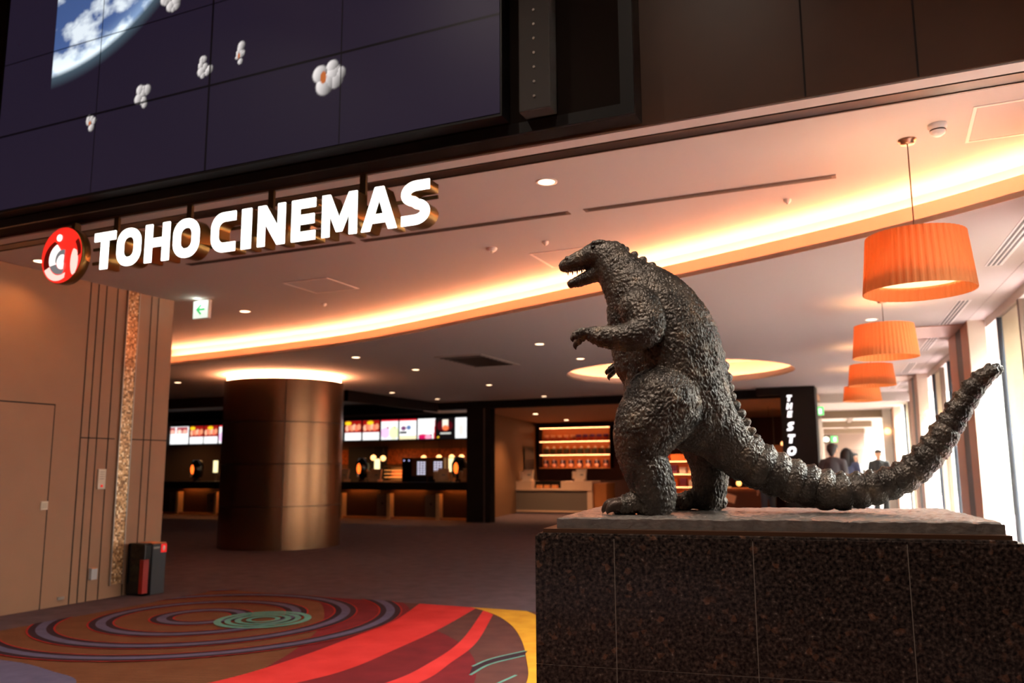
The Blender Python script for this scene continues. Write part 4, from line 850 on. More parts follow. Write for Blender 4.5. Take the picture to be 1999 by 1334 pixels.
t = empty('acrylic_case', 'clear case of white goods on the merchandise table', 'display case', (-4.0, 21.85, 0.86)); MB().box((-0.3, -0.25, 0), (0.3, 0.25, 0.03)).build('base', whitegloss, t); MB().box((-0.29, -0.24, 0.03), (0.29, 0.24, 0.42)).build('cover', glass, t)
for k in range(3):
    tag(MB().bbox((-0.07, -0.07, 0), (0.07, 0.07, 0.3), 0.01).build('white_goods', whitegloss, None, False, (-4.19 + k * 0.19, 21.8, 0.892)), 'white goods pack inside the clear case, %s from left' % ordw[k], 'box', 'white packs in the clear case')
for k, x in enumerate((-3.45, -3.22, -2.98)):
    t = empty('table_lamp', 'small glowing jar lamp on the merchandise table, %s from left' % ordw[k], 'lamp', (x, 21.75, 0.86), group='jar lamps on the merchandise table'); MB().lathe([(0.05, 0), (0.05, 0.02), (0.02, 0.03), (0.02, 0.06)], 16).build('foot', brass, t, True); MB().ball((0, 0, 0.12), 0.065, 10).build('glass', M('jar_glow', (255, 180, 100), 0.4, emit=(255, 176, 96), est=3.0), t, True)
for k, (x, z) in enumerate(((-2.42, 1.98), (-2.40, 1.62), (-2.75, 1.8))):
    t = empty('wall_globe', 'warm globe lamp inside the store left of the black pier, %s' % ('upper', 'lower', 'left')[k], 'globe lamp', (x, 22.6, z), group='globes in the store entrance'); MB().ball((0, 0, 0), 0.06, 10).build('globe', M('globe_glow', (255, 190, 120), 0.4, emit=(255, 184, 116), est=3.0), t, True); MB().cyl((0, 0, 0.05), (0, 0, 2.955 - z), 0.004, n=6).build('cord', blackp, t)
t = empty('pale_store_board', 'pale square board hanging in the store entrance left of the black pier', 'board', (-2.75, 23.5, 1.75)); MB().box((-0.25, 0, -0.22), (0.25, 0.03, 0.22)).build('panel', M('board_tan', (200, 150, 112), 0.5), t); MB().cyl((0, 0.015, 0.22), (0, 0.015, 1.205), 0.005, n=6).build('hanger', steel, t)
# vertical store letters
t = empty('store_name_sign', 'white lit vertical slanted store name letters on the black pier', 'sign', (0, 19.29, 0))
for ch_, z, h_, w_ in (('T', 2.89, .135, .105), ('H', 2.713, .135, .11), ('E', 2.538, .135, .09), ('S', 2.268, .19, .135), ('T', 1.998, .19, .145), ('O', 1.73, .19, .18)):
    letter(ch_, w_, h_, h_ * .27, (-1.89 - w_ / 2 - h_ * .09, -0.012, z - h_ / 2), t, 0.01, shear=0.18, body_m=blackp, face_m=M('store_letter_white', (255, 255, 255), 0.4, emit=(255, 252, 255), est=1.5))

# ------------------------------------------------------------------ corridor
cw = M('corridor_white', (232, 226, 214), 0.6); lint = M('lintel_taupe', (122, 104, 82), 0.5)
ctop = MB(); CA0, CA1 = -1.75, 0.0
def cbox(a0, s0, z0, a1, s1, z1, nm, m): o = MB().box((a0, s0, z0), (a1, s1, z1), WT).build(nm, m); return struct(o)
cbox(-2.0, 11.6, 0, -1.87, S_END, C2, 'wall_corridor_left', cw)
cbox(-2.0, 13.7, 2.93, 0.4, S_END, 3.05, 'ceiling_corridor', M('corridor_ceiling', (226, 220, 208), 0.8))
cbox(-2.1, S_END, 0, 0.5, S_END + 0.2, 3.1, 'wall_corridor_end', M('corridor_end', (142, 122, 108), 0.7))
cbox(-0.9, S_END - 0.03, 0, -0.1, S_END, 2.15, 'door_4', M('end_door', (122, 102, 90), 0.6))
for s in (16.8, 22.8, 28.8):
    cbox(-1.87, s, 2.72, -0.2, s + 0.3, 2.93, 'trim_corridor_lintel', lint); cbox(-0.22, s, 0, 0.185, s + 0.3, 2.93, 'trim_corridor_post', cw); cbox(-1.88, s, 0, -1.78, s + 0.3, 2.93, 'trim_corridor_post_left', cw)
cbox(-1.0, 16.9, 2.86, -0.86, 28, 2.93, 'trim_corridor_beam', lint)
green_exit(-1.95, 39.3 + 6.4, 2.5, 0.27, 'small green exit sign at the far corridor end') if False else None
e_ = wxy(-1.35, S_END - 0.12); green_exit(e_[0], e_[1], 2.62, 0.29, 'small green exit sign at the far corridor end')
for k, (s, z, lab) in enumerate(((9.4, 2.35, 'round wall lamp on the second window pier'), (15.75, 2.4, 'round wall lamp on the third window pier'), (16.8, 2.33, 'corridor wall lamp on the right, nearest of three'), (22.8, 2.33, 'corridor wall lamp on the right, middle of three'), (28.8, 2.34, 'corridor wall lamp on the right, farthest of three'))):
    a = 0.12 if k < 2 else -0.12; x, y = wxy(a, s - 0.1); t = empty('wall_lamp', lab, 'wall lamp', (x, y, z), group='round wall lamps along the windows'); MB().ball((0, 0, 0), 0.085, 10).build('globe', M('wall_globe_glow', (255, 200, 140), 0.4, emit=(255, 190, 126), est=3.5), t, True); MB().cyl((0, 0.0, 0), (0, 0.1, 0), 0.02).build('bracket', brass, t)
x, y = wxy(-1.685, 24.5); t = empty('corridor_lantern', 'dark lantern with white glow on the left corridor wall', 'wall lamp', (x, y, 2.36)); MB().lathe([(0.14, -0.14), (0.17, 0), (0.14, 0.14)], 20).build('cage', M('lantern_bronze', (70, 56, 36), 0.4, 0.6), t, True); MB().ball((0, -0.1, 0), 0.11, 10).build('globe', EX, t, True); MB().box((-0.16, -0.02, -0.02), (0.0, 0.02, 0.02)).build('bracket', brass, t)

# ------------------------------------------------------------------ blended solids (people and the statue)
def chain_mb(mb, nodes, n=14, sub=4):
    P = crom(nodes, sub) if len(nodes) > 2 else [np.array(q, float) for q in nodes]
    for q in P: mb.ball(q[:3], max(q[3], 1e-3), 8)
    for a, b_ in zip(P[:-1], P[1:]):
        if np.linalg.norm(a[:3] - b_[:3]) > 1e-5: mb.cyl(a[:3], b_[:3], a[3], b_[3], n)
def melt(name, mb, voxel, smooth_it, mats, parent=None, fac=0.5):
    me = bpy.data.meshes.new('src'); me.from_pydata(mb.v, [], mb.f); o = bpy.data.objects.new('src', me); COL.objects.link(o)
    m = o.modifiers.new('r', 'REMESH'); m.mode = 'VOXEL'; m.voxel_size = voxel; m.use_smooth_shade = True
    if smooth_it: s = o.modifiers.new('s', 'SMOOTH'); s.iterations = smooth_it; s.factor = fac
    out = bpy.data.meshes.new_from_object(o.evaluated_get(bpy.context.evaluated_depsgraph_get())); bpy.data.objects.remove(o); bpy.data.meshes.remove(me)
    out.name = name; out.materials.clear()
    for q in (mats if isinstance(mats, (list, tuple)) else [mats]): out.materials.append(q)
    out.polygons.foreach_set('use_smooth', [True] * len(out.polygons))
    return link(name, out, parent)

skin = M('skin', (206, 156, 128), 0.55); hairm = M('dark_hair', (28, 22, 22), 0.5)
def person(x, y, rz, H_, label, top_c, leg_c, hair='short', holding=False, top_name='sweater'):
    """standing figure facing local -Y"""
    t = empty('person', label, 'person', (x, y, 0), rz); k = H_ / 1.75
    def N(*a): return [(p[0] * k, p[1] * k, p[2] * k, p[3] * k) for p in a]
    arm_l = [(0.17, 0.0, 1.42, .058), (0.225, 0.015, 1.15, .043), (0.235, -0.03, 0.92, .03), (0.235, -0.05, 0.85, .027)]
    arm_r = [(-0.17, 0.0, 1.42, .058), (-0.225, 0.015, 1.15, .043), (-0.235, -0.03, 0.92, .03), (-0.235, -0.05, 0.85, .027)]
    if holding: arm_r = [(-0.17, 0.0, 1.42, .058), (-0.22, 0.0, 1.15, .043), (-0.15, -0.2, 1.16, .03), (-0.12, -0.26, 1.2, .026)]
    torso = [(0, 0, 0.94, .135), (0, 0, 1.1, .125), (0, 0.0, 1.25, .14), (0, 0.0, 1.36, .13), (0, 0.005, 1.45, .08), (0, -0.005, 1.53, .055), (0, -0.01, 1.58, .052)]
    shl = [(-0.16, 0, 1.41, .062), (0, 0, 1.43, .085), (0.16, 0, 1.41, .062)]
    legs = [[(s * 0.085, 0, 0.92, .095), (s * 0.1, -0.01, 0.5, .062), (s * 0.1, 0.015, 0.3, .058), (s * 0.1, 0.01, 0.08, .04)] for s in (-1, 1)]
    mb = MB(); chain_mb(mb, N(*torso)); chain_mb(mb, N(*shl))
    for c in (arm_l, arm_r, *legs): chain_mb(mb, N(*c))
    chain_mb(mb, N((0, -0.005, 1.63, .07), (0, 0.005, 1.66, .086), (0, 0.005, 1.69, .08)))
    mb.ball((0, -0.035 * k, 1.60 * k), .055 * k, 8, (0.85, 1, 1)); mb.ball((0, -0.095 * k, 1.625 * k), .015 * k, 8, (.8, 1.3, 1.6))
    for s in (-1, 1):
        mb.ball((s * .082 * k, 0.0, 1.635 * k), .022 * k, 8, (.5, .8, 1.4)); mb.ball((s * .1 * k, -.06 * k, .045 * k), .05 * k, 8, (.8, 2.2, .7))
        a = arm_l if s > 0 else arm_r; w_ = np.array(a[-1][:3]) ; d = w_ - np.array(a[-2][:3]); d /= np.linalg.norm(d); sd = np.array((0, 1, 0)) if not (holding and s < 0) else np.array((1, 0, 0))
        palm = w_ + d * 0.04; chain_mb(mb, N((*(w_), .027), (*palm, .032)))
        for q in range(4):
            b0 = palm + sd * (-.027 + q * .018) + d * .02; ln = (.06, .07, .066, .052)[q]; cv = np.cross(d, sd) * (0.012 if s > 0 else -0.012)
            chain_mb(mb, N((*b0, .0095), (*(b0 + d * ln * .6 + cv * .5), .0088), (*(b0 + d * ln + cv * 1.6), .008)), 8, 2)
        chain_mb(mb, N((*(w_ + d * .015 - sd * .02), .0105), (*(palm - sd * .05 + d * .005), .010), (*(palm - sd * .055 + d * .035), .009)), 8, 2)
    melt('body', mb, 0.0095 * k, 3, skin, t)
    g1 = MB(); g = .014
    chain_mb(g1, N(*[(p[0], p[1], p[2], p[3] + g) for p in [(0, 0, 0.88, .14)] + torso[:5]])); chain_mb(g1, N(*[(*p[:3], p[3] + g) for p in shl]))
    for c in (arm_l, arm_r): chain_mb(g1, N(*[(*p[:3], p[3] + g) for p in c[:3]]))
    melt(top_name, g1, 0.014 * k, 4, top_c, t)
    g2 = MB()
    for c in legs: chain_mb(g2, N(*[(*p[:3], p[3] + .015) for p in c]))
    chain_mb(g2, N((-.05, 0, .92, .125), (.05, 0, .92, .125))); melt('trousers', g2, 0.014 * k, 3, leg_c, t)
    for s in (-1, 1): MB().ball((s * .1 * k, -.055 * k, .042 * k), .06 * k, 10, (.85, 2.3, .7)).build('shoe', M('shoe_dark', (40, 36, 36), 0.5), t, True)
    hb = MB(); chain_mb(hb, N((0, 0.02, 1.69, .088), (0, 0.035, 1.66, .085))); chain_mb(hb, N((0, 0.05, 1.62, .065), (0, .055, 1.58, .05)))
    if hair == 'long': chain_mb(hb, N((0, 0.04, 1.66, .11), (0, 0.06, 1.56, .115), (0, .07, 1.46, .10))); chain_mb(hb, N((-.075, 0.0, 1.66, .05), (-.09, .02, 1.5, .05))); chain_mb(hb, N((.075, 0.0, 1.66, .05), (.09, .02, 1.5, .05)))
    chain_mb(hb, N((-.05, -.045, 1.715, .04), (.05, -.045, 1.715, .04))); melt('hair', hb, 0.01 * k, 2, hairm, t)
    for s in (-1, 1): MB().ball((s * .03 * k, -.083 * k, 1.645 * k), .009 * k, 8).build('eye', M('eye_dark', (30, 22, 20), 0.3), t, True); 
    MB().ball((0, -.084 * k, 1.583 * k), .016 * k, 8, (1.3, .5, .4)).build('mouth', M('lips', (160, 88, 80), 0.5), t, True)
    return t
knit = M('charcoal_knit', (62, 56, 60), 0.8); navy = M('navy_cloth', (62, 66, 92), 0.8); blackcl = M('black_cloth', (22, 21, 24), 0.75); jeans = M('blue_denim', (86, 104, 132), 0.8); whitecl = M('white_cloth', (236, 232, 228), 0.7); greycl = M('grey_trousers', (70, 66, 68), 0.8)
person(-0.92, 16.7, PI - 0.25, 1.80, 'person seen from behind in a charcoal sweater, walking into the corridor', knit, greycl)
person(-0.74, 18.3, PI - 0.1, 1.74, 'person with dark hair and navy jacket beyond the one in charcoal', navy, greycl, 'long', top_name='jacket')
p3 = person(-0.72, 21.6, 0.9, 1.70, 'person in white holding up a phone near the corridor wall', whitecl, jeans, 'long', True, 'blouse')
person(-0.19, 23.0, 0.12, 1.79, 'person in black jacket facing forward by the corridor windows', blackcl, blackcl, 'short', False, 'jacket')
person(-2.68, 21.2, PI + 0.3, 1.68, 'person in blue jeans inside the store, mostly hidden behind the statue tail', M('dark_tee', (48, 44, 50), 0.8), jeans, 'short', False, 'shirt')
th = 0.9; lx, ly = -0.12 * 0.971, -0.38 * 0.971
t = empty('phone', 'phone held up by the person in white', 'phone', (-0.72 + lx * math.cos(th) - ly * math.sin(th), 21.6 + lx * math.sin(th) + ly * math.cos(th), 1.23), th); MB().bbox((-0.04, -0.006, -0.075), (0.04, 0.006, 0.075), 0.004).build('casing', blackgloss, t); MB().box((-0.036, 0.006, -0.07), (0.036, 0.0075, 0.07)).build('screen', M('phone_screen', (60, 70, 80), 0.2, emit=(120, 140, 160), est=0.4), t)
t = tag(MB().bbox((-0.04, -0.01, -0.06), (0.04, 0.0, 0.06), 0.004).build('jacket_badge', M('badge_gold', (150, 110, 50), 0.5)), 'gold badge on the black jacket', 'badge'); bpy.data.objects.remove(t)

# ------------------------------------------------------------------ granite pedestal and bronze statue
A8 = math.radians(8); PED = Matrix.Translation((-1.078, 2.601, 0)) @ Matrix.Rotation(A8, 4, 'Z')
gran = M('brown_black_granite', (34, 26, 24), 0.14, spec=0.35); nt = gran.node_tree; b = nt.nodes['Principled BSDF']
tcn = nt.nodes.new('ShaderNodeTexCoord')
def node_noise(sc, det, vec): n = nt.nodes.new('ShaderNodeTexNoise'); n.inputs['Scale'].default_value = sc; n.inputs['Detail'].default_value = det; nt.links.new(vec, n.inputs['Vector']); return n
def ramp(sock, *st):
    r = nt.nodes.new('ShaderNodeValToRGB')
    for i, (p_, c) in enumerate(st):
        e = r.color_ramp.elements[i] if i < 2 else r.color_ramp.elements.new(p_); e.position = p_; e.color = (*s2l(c), 1)
    nt.links.new(sock, r.inputs['Fac']); return r
ob_ = tcn.outputs['Object']; n1 = node_noise(95, 6, ob_); n2 = node_noise(22, 4, ob_)
vo = nt.nodes.new('ShaderNodeTexVoronoi'); vo.inputs['Scale'].default_value = 62; nt.links.new(ob_, vo.inputs['Vector'])
r1 = ramp(n1.outputs['Fac'], (0.34, (14, 11, 11)), (0.52, (44, 36, 33)), (0.68, (74, 62, 56)), (0.76, (130, 118, 110)))
sc_ = nt.nodes.new('ShaderNodeSeparateColor'); nt.links.new(vo.outputs['Color'], sc_.inputs[0])
r2 = ramp(sc_.outputs[0], (0.0, (0, 0, 0)), (0.80, (0, 0, 0)), (0.88, (44, 28, 20)), (0.98, (88, 56, 38)))
r3 = ramp(n2.outputs['Fac'], (0.46, (0, 0, 0)), (0.62, (255, 255, 255)))
ml_ = nt.nodes.new('ShaderNodeMix'); ml_.data_type = 'RGBA'; ml_.blend_type = 'MULTIPLY'; ml_.inputs['Factor'].default_value = 1; nt.links.new(r2.outputs[0], ml_.inputs[6]); nt.links.new(r3.outputs[0], ml_.inputs[7])
ad = nt.nodes.new('ShaderNodeMix'); ad.data_type = 'RGBA'; ad.blend_type = 'ADD'; ad.inputs['Factor'].default_value = 0.8; nt.links.new(r1.outputs[0], ad.inputs[6]); nt.links.new(ml_.outputs[2], ad.inputs[7]); nt.links.new(ad.outputs[2], b.inputs['Base Color'])
joint = M('granite_joint', (128, 118, 108), 0.7)
PW, PD, PH = 1.43, 0.93, 1.18
t = empty('granite_pedestal', 'polished dark brown granite pedestal carrying the bronze statue', 'pedestal', (-1.078, 2.601, 0), A8)
us = [0.0, 0.262, 0.69, 1.125, PW]
gp = 0.0008
for a, b_ in zip(us[:-1], us[1:]):
    for z0, z1 in ((0.0, 0.35), (0.35, 0.775), (0.775, PH)):
        MB().bbox((a + gp, -0.012, z0 + gp), (b_ - gp, 0.02, z1 - gp), 0.0012).build('granite_slab', gran, t)
for sx in (0, 1):
    for z0, z1 in ((0.0, 0.775), (0.775, PH)):
        MB().bbox((-0.004 if sx == 0 else PW - 0.02, 0.021, z0 + gp), (0.02 if sx == 0 else PW + 0.006, PD, z1 - gp), 0.0025).build('granite_slab', gran, t)
MB().box((0.004, -0.0112, 0), (PW - 0.004, PD - 0.01, PH - 0.008)).build('joint_mortar', joint, t)
tp = MB(); tp.bbox((0.006, 0.0, PH - 0.006), (PW - 0.012, PD - 0.01, PH + 0.007), 0.005); tp.build('granite_top', gran, t)
MB().box((0.022, 0.012, PH + 0.0072), (PW - 0.022, PD - 0.03, PH + 0.0195)).build('copper_trim_board', M('copper_trim', (96, 66, 48), 0.3, 0.6), t)

# statue: a plain upright dinosaur in dark bronze
SZ = PH + 0.0197                      # underside of the rough bronze base
ST = empty('dinosaur_statue', 'dark bronze statue of an upright dinosaur with ringed tail on a rough bronze base', 'statue', (-1.078, 2.601, 0), A8)
bron = M('dark_bronze', (60, 54, 48), 0.36, 0.45); nt = bron.node_tree; b = nt.nodes['Principled BSDF']
tcn = nt.nodes.new('ShaderNodeTexCoord'); ob_ = tcn.outputs['Object']
n2 = node_noise(14, 4, ob_); rr_ = ramp(n2.outputs['Fac'], (0.36, (56, 51, 47)), (0.6, (90, 82, 74)), (0.78, (120, 100, 80))); nt.links.new(rr_.outputs[0], b.inputs['Base Color'])
vo = nt.nodes.new('ShaderNodeTexVoronoi'); vo.inputs['Scale'].default_value = 170; mpn = nt.nodes.new('ShaderNodeMapping'); mpn.inputs['Scale'].default_value = (1, 1, 0.55); nt.links.new(ob_, mpn.inputs[0]); nt.links.new(mpn.outputs[0], vo.inputs['Vector'])
bp = nt.nodes.new('ShaderNodeBump'); bp.inputs['Strength'].default_value = 0.55; bp.inputs['Distance'].default_value = 0.004; bp.invert = True; nt.links.new(vo.outputs['Distance'], bp.inputs['Height']); nt.links.new(bp.outputs[0], b.inputs['Normal'])

TAIL = [(0.482, 0.43, 1.611, 0.1564), (0.536, 0.44, 1.568, 0.133), (0.592, 0.45, 1.515, 0.1078), (0.643, 0.46, 1.458, 0.0923), (0.702, 0.47, 1.415, 0.0844), (0.758, 0.48, 1.381, 0.0804), (0.819, 0.49, 1.355, 0.0763), (0.873, 0.5, 1.335, 0.0743), (0.929, 0.5, 1.32, 0.0711), (0.983, 0.5, 1.311, 0.0661), (1.042, 0.5, 1.312, 0.0621), (1.096, 0.5, 1.319, 0.0591), (1.151, 0.5, 1.335, 0.0561), (1.201, 0.49, 1.356, 0.053), (1.244, 0.49, 1.386, 0.052), (1.281, 0.48, 1.423, 0.0509), (1.311, 0.48, 1.458, 0.0499), (1.338, 0.47, 1.498, 0.0471), (1.365, 0.47, 1.54, 0.0444), (1.389, 0.46, 1.58, 0.0416), (1.416, 0.46, 1.62, 0.0389), (1.437, 0.45, 1.654, 0.0361), (1.46, 0.45, 1.68, 0.0335), (1.481, 0.44, 1.703, 0.0298), (1.517, 0.44, 1.724, 0.0219)]
TORSO = [(0.500, 0.42, 1.60, 0.15), (0.448, 0.42, 1.675, 0.19), (0.430, 0.42, 1.785, 0.192), (0.408, 0.42, 1.893, 0.184), (0.357, 0.42, 1.995, 0.158), (0.297, 0.42, 2.072, 0.120), (0.246, 0.42, 2.138, 0.092), (0.205, 0.42, 2.19, 0.072)]
CHEST = [(0.290, 0.42, 2.0, 0.106), (0.311, 0.42, 1.908, 0.121), (0.347, 0.42, 1.807, 0.142)]
HEAD = [(0.21, 0.42, 2.205, 0.070), (0.155, 0.42, 2.222, 0.057), (0.105, 0.42, 2.214, 0.043), (0.055, 0.42, 2.200, 0.034), (0.022, 0.42, 2.190, 0.026)]
JAW = [(0.20, 0.42, 2.165, 0.05), (0.14, 0.42, 2.148, 0.032), (0.085, 0.42, 2.128, 0.024), (0.045, 0.42, 2.116, 0.017)]
NLEG = [(0.40, 0.29, 1.62, 0.145), (0.345, 0.25, 1.535, 0.118), (0.324, 0.25, 1.455, 0.0905), (0.347, 0.255, 1.375, 0.083), (0.365, 0.26, 1.306, 0.077), (0.359, 0.26, 1.272, 0.066)]
FLEG = [(0.506, 0.54, 1.636, 0.135), (0.527, 0.59, 1.52, 0.108), (0.542, 0.59, 1.422, 0.081), (0.539, 0.59, 1.335, 0.067), (0.536, 0.59, 1.28, 0.06)]
NARM = [(0.334, 0.25, 1.971, 0.0776), (0.362, 0.21, 1.888, 0.0653), (0.298, 0.18, 1.855, 0.0507), (0.217, 0.17, 1.858, 0.039), (0.178, 0.17, 1.868, 0.031)]
FARM = [(0.334, 0.59, 1.96, 0.07), (0.340, 0.63, 1.87, 0.058), (0.27, 0.64, 1.82, 0.043), (0.215, 0.62, 1.805, 0.03)]
mb = MB()
def dense_chain(nodes, n=18, sub=6): chain_mb(mb, nodes, n, sub)
for c in (TORSO, CHEST, HEAD, JAW, NLEG, FLEG, NARM, FARM): dense_chain(c)
mb.ball((0.165, 0.385, 2.262), 0.022, 10, (1.6, .8, .7)); mb.ball((0.165, 0.455, 2.262), 0.022, 10, (1.6, .8, .7))
mb.ball((0.035, 0.40, 2.214), 0.011, 8); mb.ball((0.035, 0.44, 2.214), 0.011, 8)
# ringed tail: a tube whose radius swells inside every ring
tp_ = crom(TAIL, 40); seg = np.r_[0, np.cumsum([np.linalg.norm(tp_[i + 1][:3] - tp_[i][:3]) for i in range(len(tp_) - 1)])]
ring_len = lambda q: 0.030 + 0.30 * q
ph = [0.0]
for i in range(1, len(tp_)): ph.append(ph[-1] + (seg[i] - seg[i - 1]) / (0.030 + 0.40 * tp_[i][3]))
n = 40; vs = []; fs = []; prevu = None
for i, q in enumerate(tp_):
    tdir = Vector(tp_[min(i + 1, len(tp_) - 1)][:3] - tp_[max(i - 1, 0)][:3]).normalized(); side = Vector((0, 1, 0)); upd = side.cross(tdir).normalized() * -1; side = tdir.cross(upd)
    f_ = ph[i] % 1.0; k_ = min(1.0, max(0.0, (q[0] - 0.60) / 0.1)); rr2 = q[3] * (1 - k_ * 0.0 + k_ * (0.25 * (math.sin(PI * f_) ** 0.3) - 0.21 + 0.03 * f_))
    for a in range(n): th = 2 * PI * a / n; vs.append(tuple(Vector(q[:3]) + (side * math.cos(th) + upd * math.sin(th)) * rr2))
for i in range(len(tp_) - 1):
    for a in range(n): fs.append((i * n + a, i * n + (a + 1) % n, (i + 1) * n + (a + 1) % n, (i + 1) * n + a))
fs.append(list(range(n))[::-1]); fs.append([(len(tp_) - 1) * n + a for a in range(n)]); mb.add(vs, fs)
mb.ball(tp_[-1][:3], tp_[-1][3] * 0.95, 10)
lastp = 0
for i in range(1, len(tp_)):
    if int(ph[i] + 0.5) != int(ph[i - 1] + 0.5) and tp_[i][0] > 0.66:     # small knobs along the top of every ring
        q = tp_[i]; tdir = Vector(tp_[min(i + 1, len(tp_) - 1)][:3] - tp_[i - 1][:3]).normalized(); upd = Vector((0, 1, 0)).cross(tdir) * -1
        if upd.z < 0 and abs(upd.z) > abs(upd.x): upd = -upd
        for dv_ in (-0.45, -0.15, 0.15, 0.45):
            c = Vector(q[:3]) + (upd * math.cos(dv_) + Vector((0, 1, 0)) * math.sin(dv_)) * q[3] * 0.99
            mb.ball(c, 0.0075 + q[3] * 0.05, 8)
# feet and hands
def foot(ax, ay, az, spread, ln):
    for k, a in enumerate((-spread, 0, spread)):
        dx, dy = -math.cos(a), math.sin(a); l = ln * (1, 1.12, 1)[k]
        chain_mb(mb, [(ax, ay, az + 0.02, 0.05), (ax + dx * l * .55, ay + dy * l * .55 , az + 0.012, 0.036), (ax + dx * l, ay + dy * l, az, 0.031)], 12, 3)
FZ = 1.264
foot(0.335, 0.26, FZ, 0.5, 0.085); foot(0.515, 0.59, FZ, 0.5, 0.085)
mb.ball((0.40, 0.26, 1.268), 0.034, 10); mb.ball((0.57, 0.59, 1.268), 0.032, 10)
claws = []
def hand(w_, fdirs, ln, r):
    for d in fdirs:
        d = np.array(d, float); d /= np.linalg.norm(d); w2 = np.array(w_); p1 = w2 + d * ln * .5; p2 = p1 + (d * .8 + np.array((0.0, 0, -0.6))) * ln * .5
        chain_mb(mb, [(*w2, r * 1.5), (*p1, r * 1.15), (*p2, r)], 10, 3); claws.append((p2, p2 + (d * .35 + np.array((0, 0, -1.0))) * ln * .42, r * .85))
hand((0.165, 0.17, 1.872), ((-1, -.3, .25), (-.9, .4, -.1)), 0.062, 0.014)
hand((0.2, 0.615, 1.80), ((-1, -.3, .1), (-.9, .4, -.25)), 0.05, 0.012)
body = melt('body', mb, 0.0036, 1, bron, ST)
me = body.data; nv = len(me.vertices); co = np.empty(nv * 3); me.vertices.foreach_get('co', co); co = co.reshape(-1, 3)
nr = np.empty(nv * 3); me.vertex_normals.foreach_get('vector', nr); nr = nr.reshape(-1, 3)
samp = []; tang = []; along = []; rad = []
for base, cch in ((0, TAIL), (3, TORSO), (6, NLEG), (9, FLEG), (12, NARM), (15, FARM), (18, HEAD), (21, JAW)):
    P = crom(cch, 8); a_ = base
    for i in range(len(P)):
        tt = P[min(i + 1, len(P) - 1)][:3] - P[max(i - 1, 0)][:3]; samp.append(P[i][:3]); tang.append(tt / np.linalg.norm(tt)); rad.append(P[i][3])
samp = np.array(samp); tang = np.array(tang); rad = np.array(rad)
best = np.empty(nv, int)
for i in range(0, nv, 20000): best[i:i + 20000] = (np.linalg.norm(co[i:i + 20000, None] - samp[None], axis=2) - rad[None]).argmin(1)
T_ = tang[best]; al = (co * T_).sum(1)
q_ = co - T_ * (al * 0.58)[:, None]                     # stretched along the limb so the scales run lengthwise
disp = np.empty(nv)
hd = np.clip((0.24 - co[:, 0]) / 0.05, 0, 1) * np.clip((co[:, 2] - 2.08) / 0.04, 0, 1)
for i in range(nv):
    v = Vector(q_[i]); d1 = mnoise.voronoi(v * 84)[0]; c1_ = d1[1] - d1[0]
    disp[i] = 0.0070 * (min(c1_ * 1.5, 0.62) - 0.3) + 0.0022 * mnoise.noise(v * 33) + 0.0014 * mnoise.noise(Vector(co[i]) * 170)
disp *= (1 - 0.55 * hd) * (1 - 0.35 * np.clip((co[:, 0] - 0.62) / 0.2, 0, 1))
me.vertices.foreach_set('co', (co + nr * disp[:, None]).ravel()); me.update()
# claws, teeth, eyes, back knobs
def horn(name, pts, m, parent=ST, n=10):
    P = crom(pts, 4); g_ = MB()
    for a, b_ in zip(P[:-1], P[1:]): g_.cyl(a[:3], b_[:3], max(a[3], 4e-4), max(b_[3], 4e-4), n)
    for q in P[1:-1]: g_.ball(q[:3], q[3], 6)
    return g_.build(name, m, parent, True)
clawm = M('claw_bronze', (66, 52, 44), 0.36, 0.5)
for p0, p1, r in claws: horn('claw', [(*p0, r), (*((p0 + p1) / 2 + np.array((-0.006, 0, 0.002))), r * .75), (*p1, 0.001)], clawm)
for (ax, ay) in ((0.335, 0.26), (0.515, 0.59)):
    for k, a in enumerate((-0.5, 0, 0.5)):
        l = 0.085 * (1, 1.12, 1)[k]; dx, dy = -math.cos(a), math.sin(a); x, y = ax + dx * l, ay + dy * l
        horn('claw', [(x + dx * .012, y + dy * .012, FZ + .004, .026), (x + dx * .035, y + dy * .035, FZ + .003, .021), (x + dx * .055, y + dy * .055, FZ - .012, .010), (x + dx * .06, y + dy * .06, FZ - .026, .001)], clawm)
for k in range(5):
    for sv in (-1, 1):
        horn('tooth', [(0.03 + k * .018, 0.42 + sv * (0.016 + k * .003), 2.17 + k * .0015, .004), (0.03 + k * .018, 0.42 + sv * (0.016 + k * .003), 2.155, .0006)], clawm, n=6)
for sv in (-1, 1): MB().ball((0.145, 0.42 + sv * 0.047, 2.245), 0.0095, 10).build('eye', M('eye_bronze', (30, 26, 22), 0.2, 0.6), ST, True)
bk = crom([(0.262, 2.232), (0.325, 2.184), (0.390, 2.128), (0.455, 2.060), (0.512, 1.982), (0.556, 1.897), (0.59, 1.807), (0.614, 1.722), (0.628, 1.65), (0.664, 1.588), (0.70, 1.525)], 2)
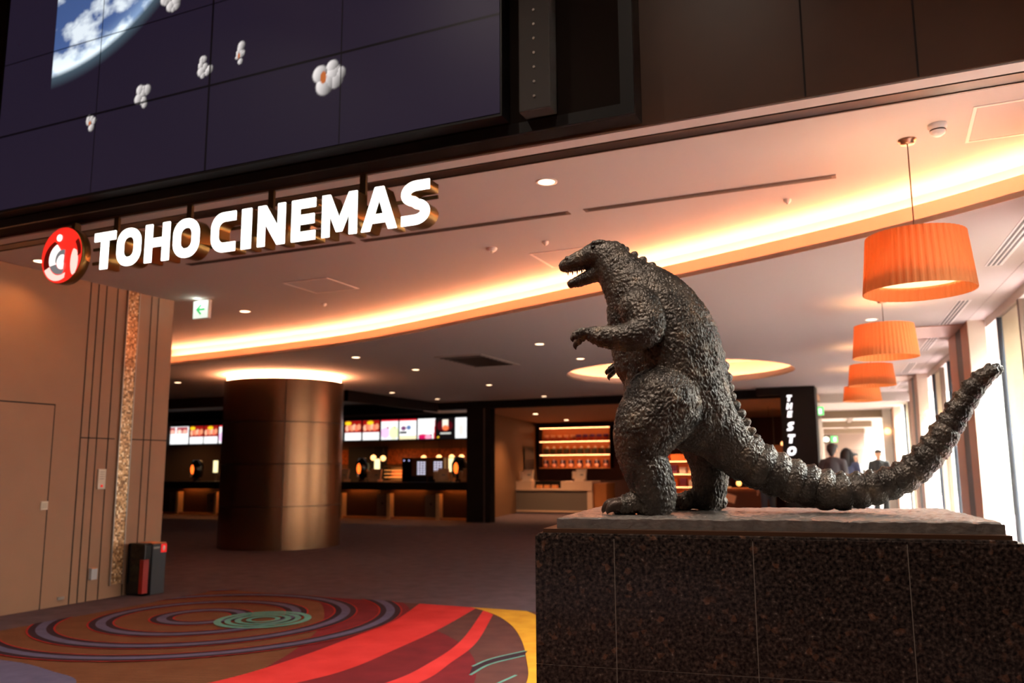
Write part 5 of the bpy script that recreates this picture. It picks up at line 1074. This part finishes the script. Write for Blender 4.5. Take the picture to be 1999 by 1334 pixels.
for k, (x, z) in enumerate(bk):               # one low row of plain rounded knobs down the spine
    a = bk[max(k - 1, 0)]; c = bk[min(k + 1, len(bk) - 1)]; tx, tz = c[0] - a[0], c[1] - a[1]; l = math.hypot(tx, tz); nx_, nz_ = -tz / l, tx / l
    s_ = 0.016 + 0.016 * math.sin(PI * k / (len(bk) - 1)); ang_ = math.atan2(tx, tz)
    horn('back_knob', [(x - nx_ * .012, 0.42, z - nz_ * .012, s_ * 1.05), (x + nx_ * .006, 0.42, z + nz_ * .006, s_ * .85), (x + nx_ * s_ * .8, 0.42, z + nz_ * s_ * .8, s_ * .35)], bron, n=12)
# rough bronze base slab
bs = MB(); nx, ny = 150, 90; u0_, u1_, v0_, v1_ = 0.062, 1.40, 0.045, 0.86; vs = []; fs = []
for j in range(ny + 1):
    for i in range(nx + 1):
        u = u0_ + (u1_ - u0_) * i / nx; v = v0_ + (v1_ - v0_) * j / ny
        e_x = 0.004 * mnoise.noise(Vector((v * 22, 1, 0))); e_y = 0.004 * mnoise.noise(Vector((u * 22, 5, 0)))
        z = 1.235 + 0.0035 * mnoise.fractal(Vector((u * 16, v * 16, 0)), 0.8, 2.1, 4) + 0.002 * mnoise.noise(Vector((u * 60, v * 60, 2)))
        edge = min(i, nx - i, j, ny - j); z -= 0.004 if edge == 0 else 0
        vs.append((u + (e_x if i in (0, nx) else 0), v + (e_y if j in (0, ny) else 0), z))
for j in range(ny):
    for i in range(nx): q = j * (nx + 1) + i; fs.append((q, q + 1, q + nx + 2, q + nx + 1))
ring = [i for i in range(nx + 1)] + [j * (nx + 1) + nx for j in range(1, ny + 1)] + [ny * (nx + 1) + i for i in range(nx - 1, -1, -1)] + [j * (nx + 1) for j in range(ny - 1, 0, -1)]
m0 = len(vs)
for q in ring: vs.append((vs[q][0], vs[q][1], SZ))
for k in range(len(ring)): a, b_ = ring[k], ring[(k + 1) % len(ring)]; fs.append((a, m0 + k, m0 + (k + 1) % len(ring), b_))
basem = M('rough_bronze_base', (108, 102, 99), 0.25, 0.45, noise=(24, (134, 122, 114), 0.2), bump=(60, 0.5, 0.006))
bs.add(vs, fs).build('base_slab', basem, ST)
